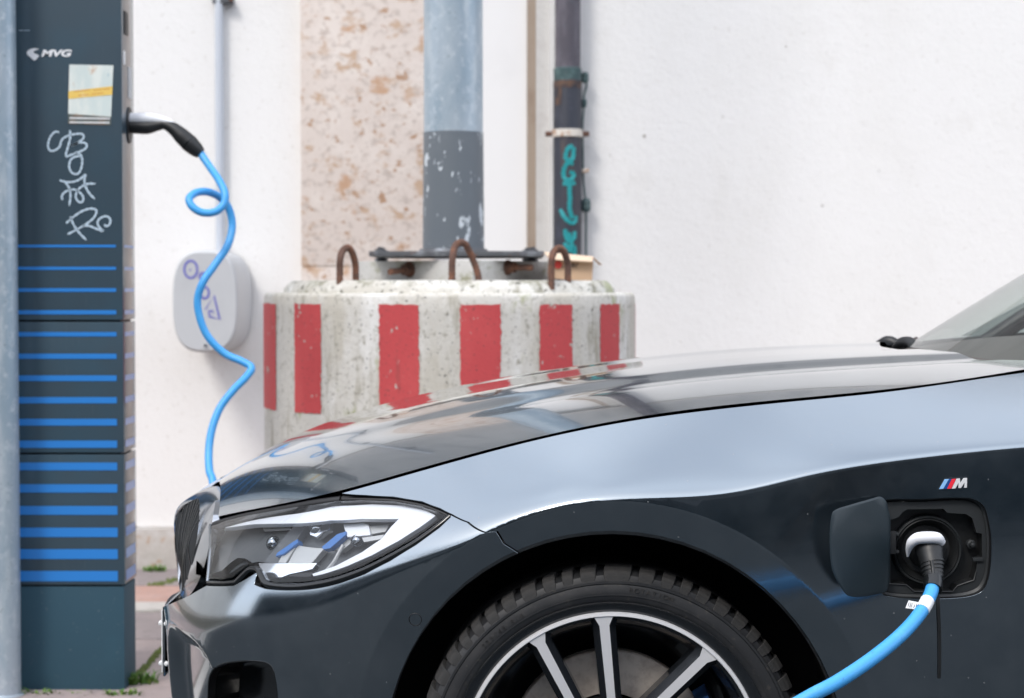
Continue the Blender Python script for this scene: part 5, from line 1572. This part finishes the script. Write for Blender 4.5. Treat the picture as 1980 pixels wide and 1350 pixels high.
# moss lines in the paving joints
def moss(pts, w, nb, label, seed):
    r_ = random.Random(seed); V = []; Fc = []
    P = [np.array(at(x, y, Y)) for x, y, Y in pts]
    for k in range(nb):
        t = r_.random() * (len(P) - 1); i = int(t); q = P[i] * (1 - t + i) + P[min(i + 1, len(P) - 1)] * (t - i)
        c = np.array([q[0] + r_.gauss(0, w), q[1] + r_.gauss(0, w), .002]); rr = r_.uniform(.004, .011); b = len(V)
        for j in range(5):
            a = 6.283 * j / 5 + r_.random(); V.append(c + np.array([rr * math.cos(a), rr * math.sin(a), -.004]))
        V.append(c + np.array([0, 0, rr * .8]))
        Fc += [(b + j, b + (j + 1) % 5, b + 5) for j in range(5)]
    o = mesh_obj('moss', V, Fc, 'moss'); o['kind'] = 'stuff'; o['label'] = label; return o
def gY(py):
    return F * CAMZ / (py - 555.)
moss([(x, y, gY(y)) for x, y in [(262, 1310), (275, 1300), (290, 1285), (300, 1270), (315, 1258)]], .005, 90, 'moss line in a paving joint beside the station', 5)
moss([(x, y, gY(y)) for x, y in [(298, 1134), (315, 1131), (330, 1126), (342, 1122)]], .014, 70, 'moss patches by the wall', 8)

# ---- across the street (mirrored in the paint): house front, pavement, bare trees
opp = thing('opposite_house', 'dark brick house front across the street, mirrored in the car flank', 'building', (0, -14, 0))
M['brickdark'] = mat('dark_facade', (0.028, 0.044, 0.055), .9, noise=[(.6, .4, .7, (0.040, 0.058, 0.068), (1, 1, 1))])
M['facade2'] = mat('grey_facade', (0.065, 0.08, 0.09), .9)
box('facade', (-34, -17, 0), (40, -14, 1.9), 'brickdark', opp)
M['facade3'] = mat('upper_facade', (0.105, 0.115, 0.122), .9, noise=[(.5, .4, .7, (0.14, 0.148, 0.155), (1, 1, 1))])
box('upper_facade', (-34, -17, 1.902), (40, -14.05, 8.598), 'facade3', opp)
def prism_roof(x0, x1, h):
    V = [(x0, -13.7, 8.6), (x1, -13.7, 8.6), (x1, -17, 8.6 + h), (x0, -17, 8.6 + h), (x0, -17, 8.6), (x1, -17, 8.6)]
    return V, [(0, 1, 2, 3), (0, 4, 5, 1), (0, 3, 4), (1, 5, 2), (3, 2, 5, 4)]
V, Fc = prism_roof(-34, 40, 2.2)
mesh_obj('roof', V, Fc, 'facade2', opp)
for xx in np.arange(-32, 38, 3.4):
    for zz in (1.0, 4.9):
        f_ = box('window', (xx, -14.06, zz), (xx + 1.5, -13.95, zz + 1.9), 'facade2', opp)
        box('pane', (xx + .1, -13.95, zz + .1), (xx + 1.4, -13.93, zz + 1.8), 'windark', f_)
end = thing('street_end_house', 'grey house closing the far end of the street, mirrored in the bumper', 'building', (-42, -2, 0))
box('facade', (-48, -30, 0), (-42, 3.5, 9.5), 'facade2', end)
for yy in np.arange(-28, 2, 3.2):
    for zz in (1.2, 5.2):
        box('window', (-42.0, yy, zz), (-41.93, yy + 1.5, zz + 1.9), 'windark', end)
structure(bm_obj('far_pavement', box_bm((-40, -14, -.10), (42, -8.4, .03)), 'asphalt'))
M['bark'] = mat('bark', (0.06, 0.05, 0.042), .9, noise=[(8, .4, .7, (0.10, 0.085, 0.07), (1, 1, .2))])
def bare_tree(x, y, h, seed, label):
    r_ = random.Random(seed)
    t = thing('bare_tree', label, 'tree', (x, y, 0), 'bare street trees across the road')
    V = []; Fc = []
    def limb(p, d, L, r, lev):
        pts = [p]; q = p.copy(); dd = d.copy()
        for k in range(4):
            dd = dd + np.array([r_.gauss(0, .10), r_.gauss(0, .10), r_.gauss(.03, .06)]); dd /= np.linalg.norm(dd)
            q = q + dd * L / 4; pts.append(q.copy())
        v, f = tube_data(pts, [r * (1 - .13 * k) for k in range(5)], 5 if lev else 8, cap=False)
        b = len(V); V.extend(v); Fc.extend([tuple(i + b for i in ff) for ff in f])
        if lev < 5:
            for k in range(3 if lev < 4 else 2):
                i = r_.choice([2, 3, 4]) if k else 4
                a = r_.uniform(0, 6.28); nd = dd + np.array([math.cos(a), math.sin(a), .25]) * r_.uniform(.45, .9)
                nd /= np.linalg.norm(nd)
                limb(pts[i], nd, L * r_.uniform(.60, .78), r * .58, lev + 1)
    v0 = len(V)
    limb(np.array([x, y, 0.]), np.array([0, 0, 1.]), h * .36, h * .018, 0)
    mesh_obj('branches', V, Fc, 'bark', t, smooth=True)
for i, (x, y, h) in enumerate([(-9, -10.2, 11), (-4.2, -10.4, 10), (-15, -10, 12), (1.5, -10.3, 9.5)]):
    bare_tree(x, y, h, 20 + i, ['tall bare tree mirrored in the bumper corner', 'bare tree mirrored in the headlight', 'largest bare tree down the street', 'smaller bare tree mirrored in the front fender'][i])
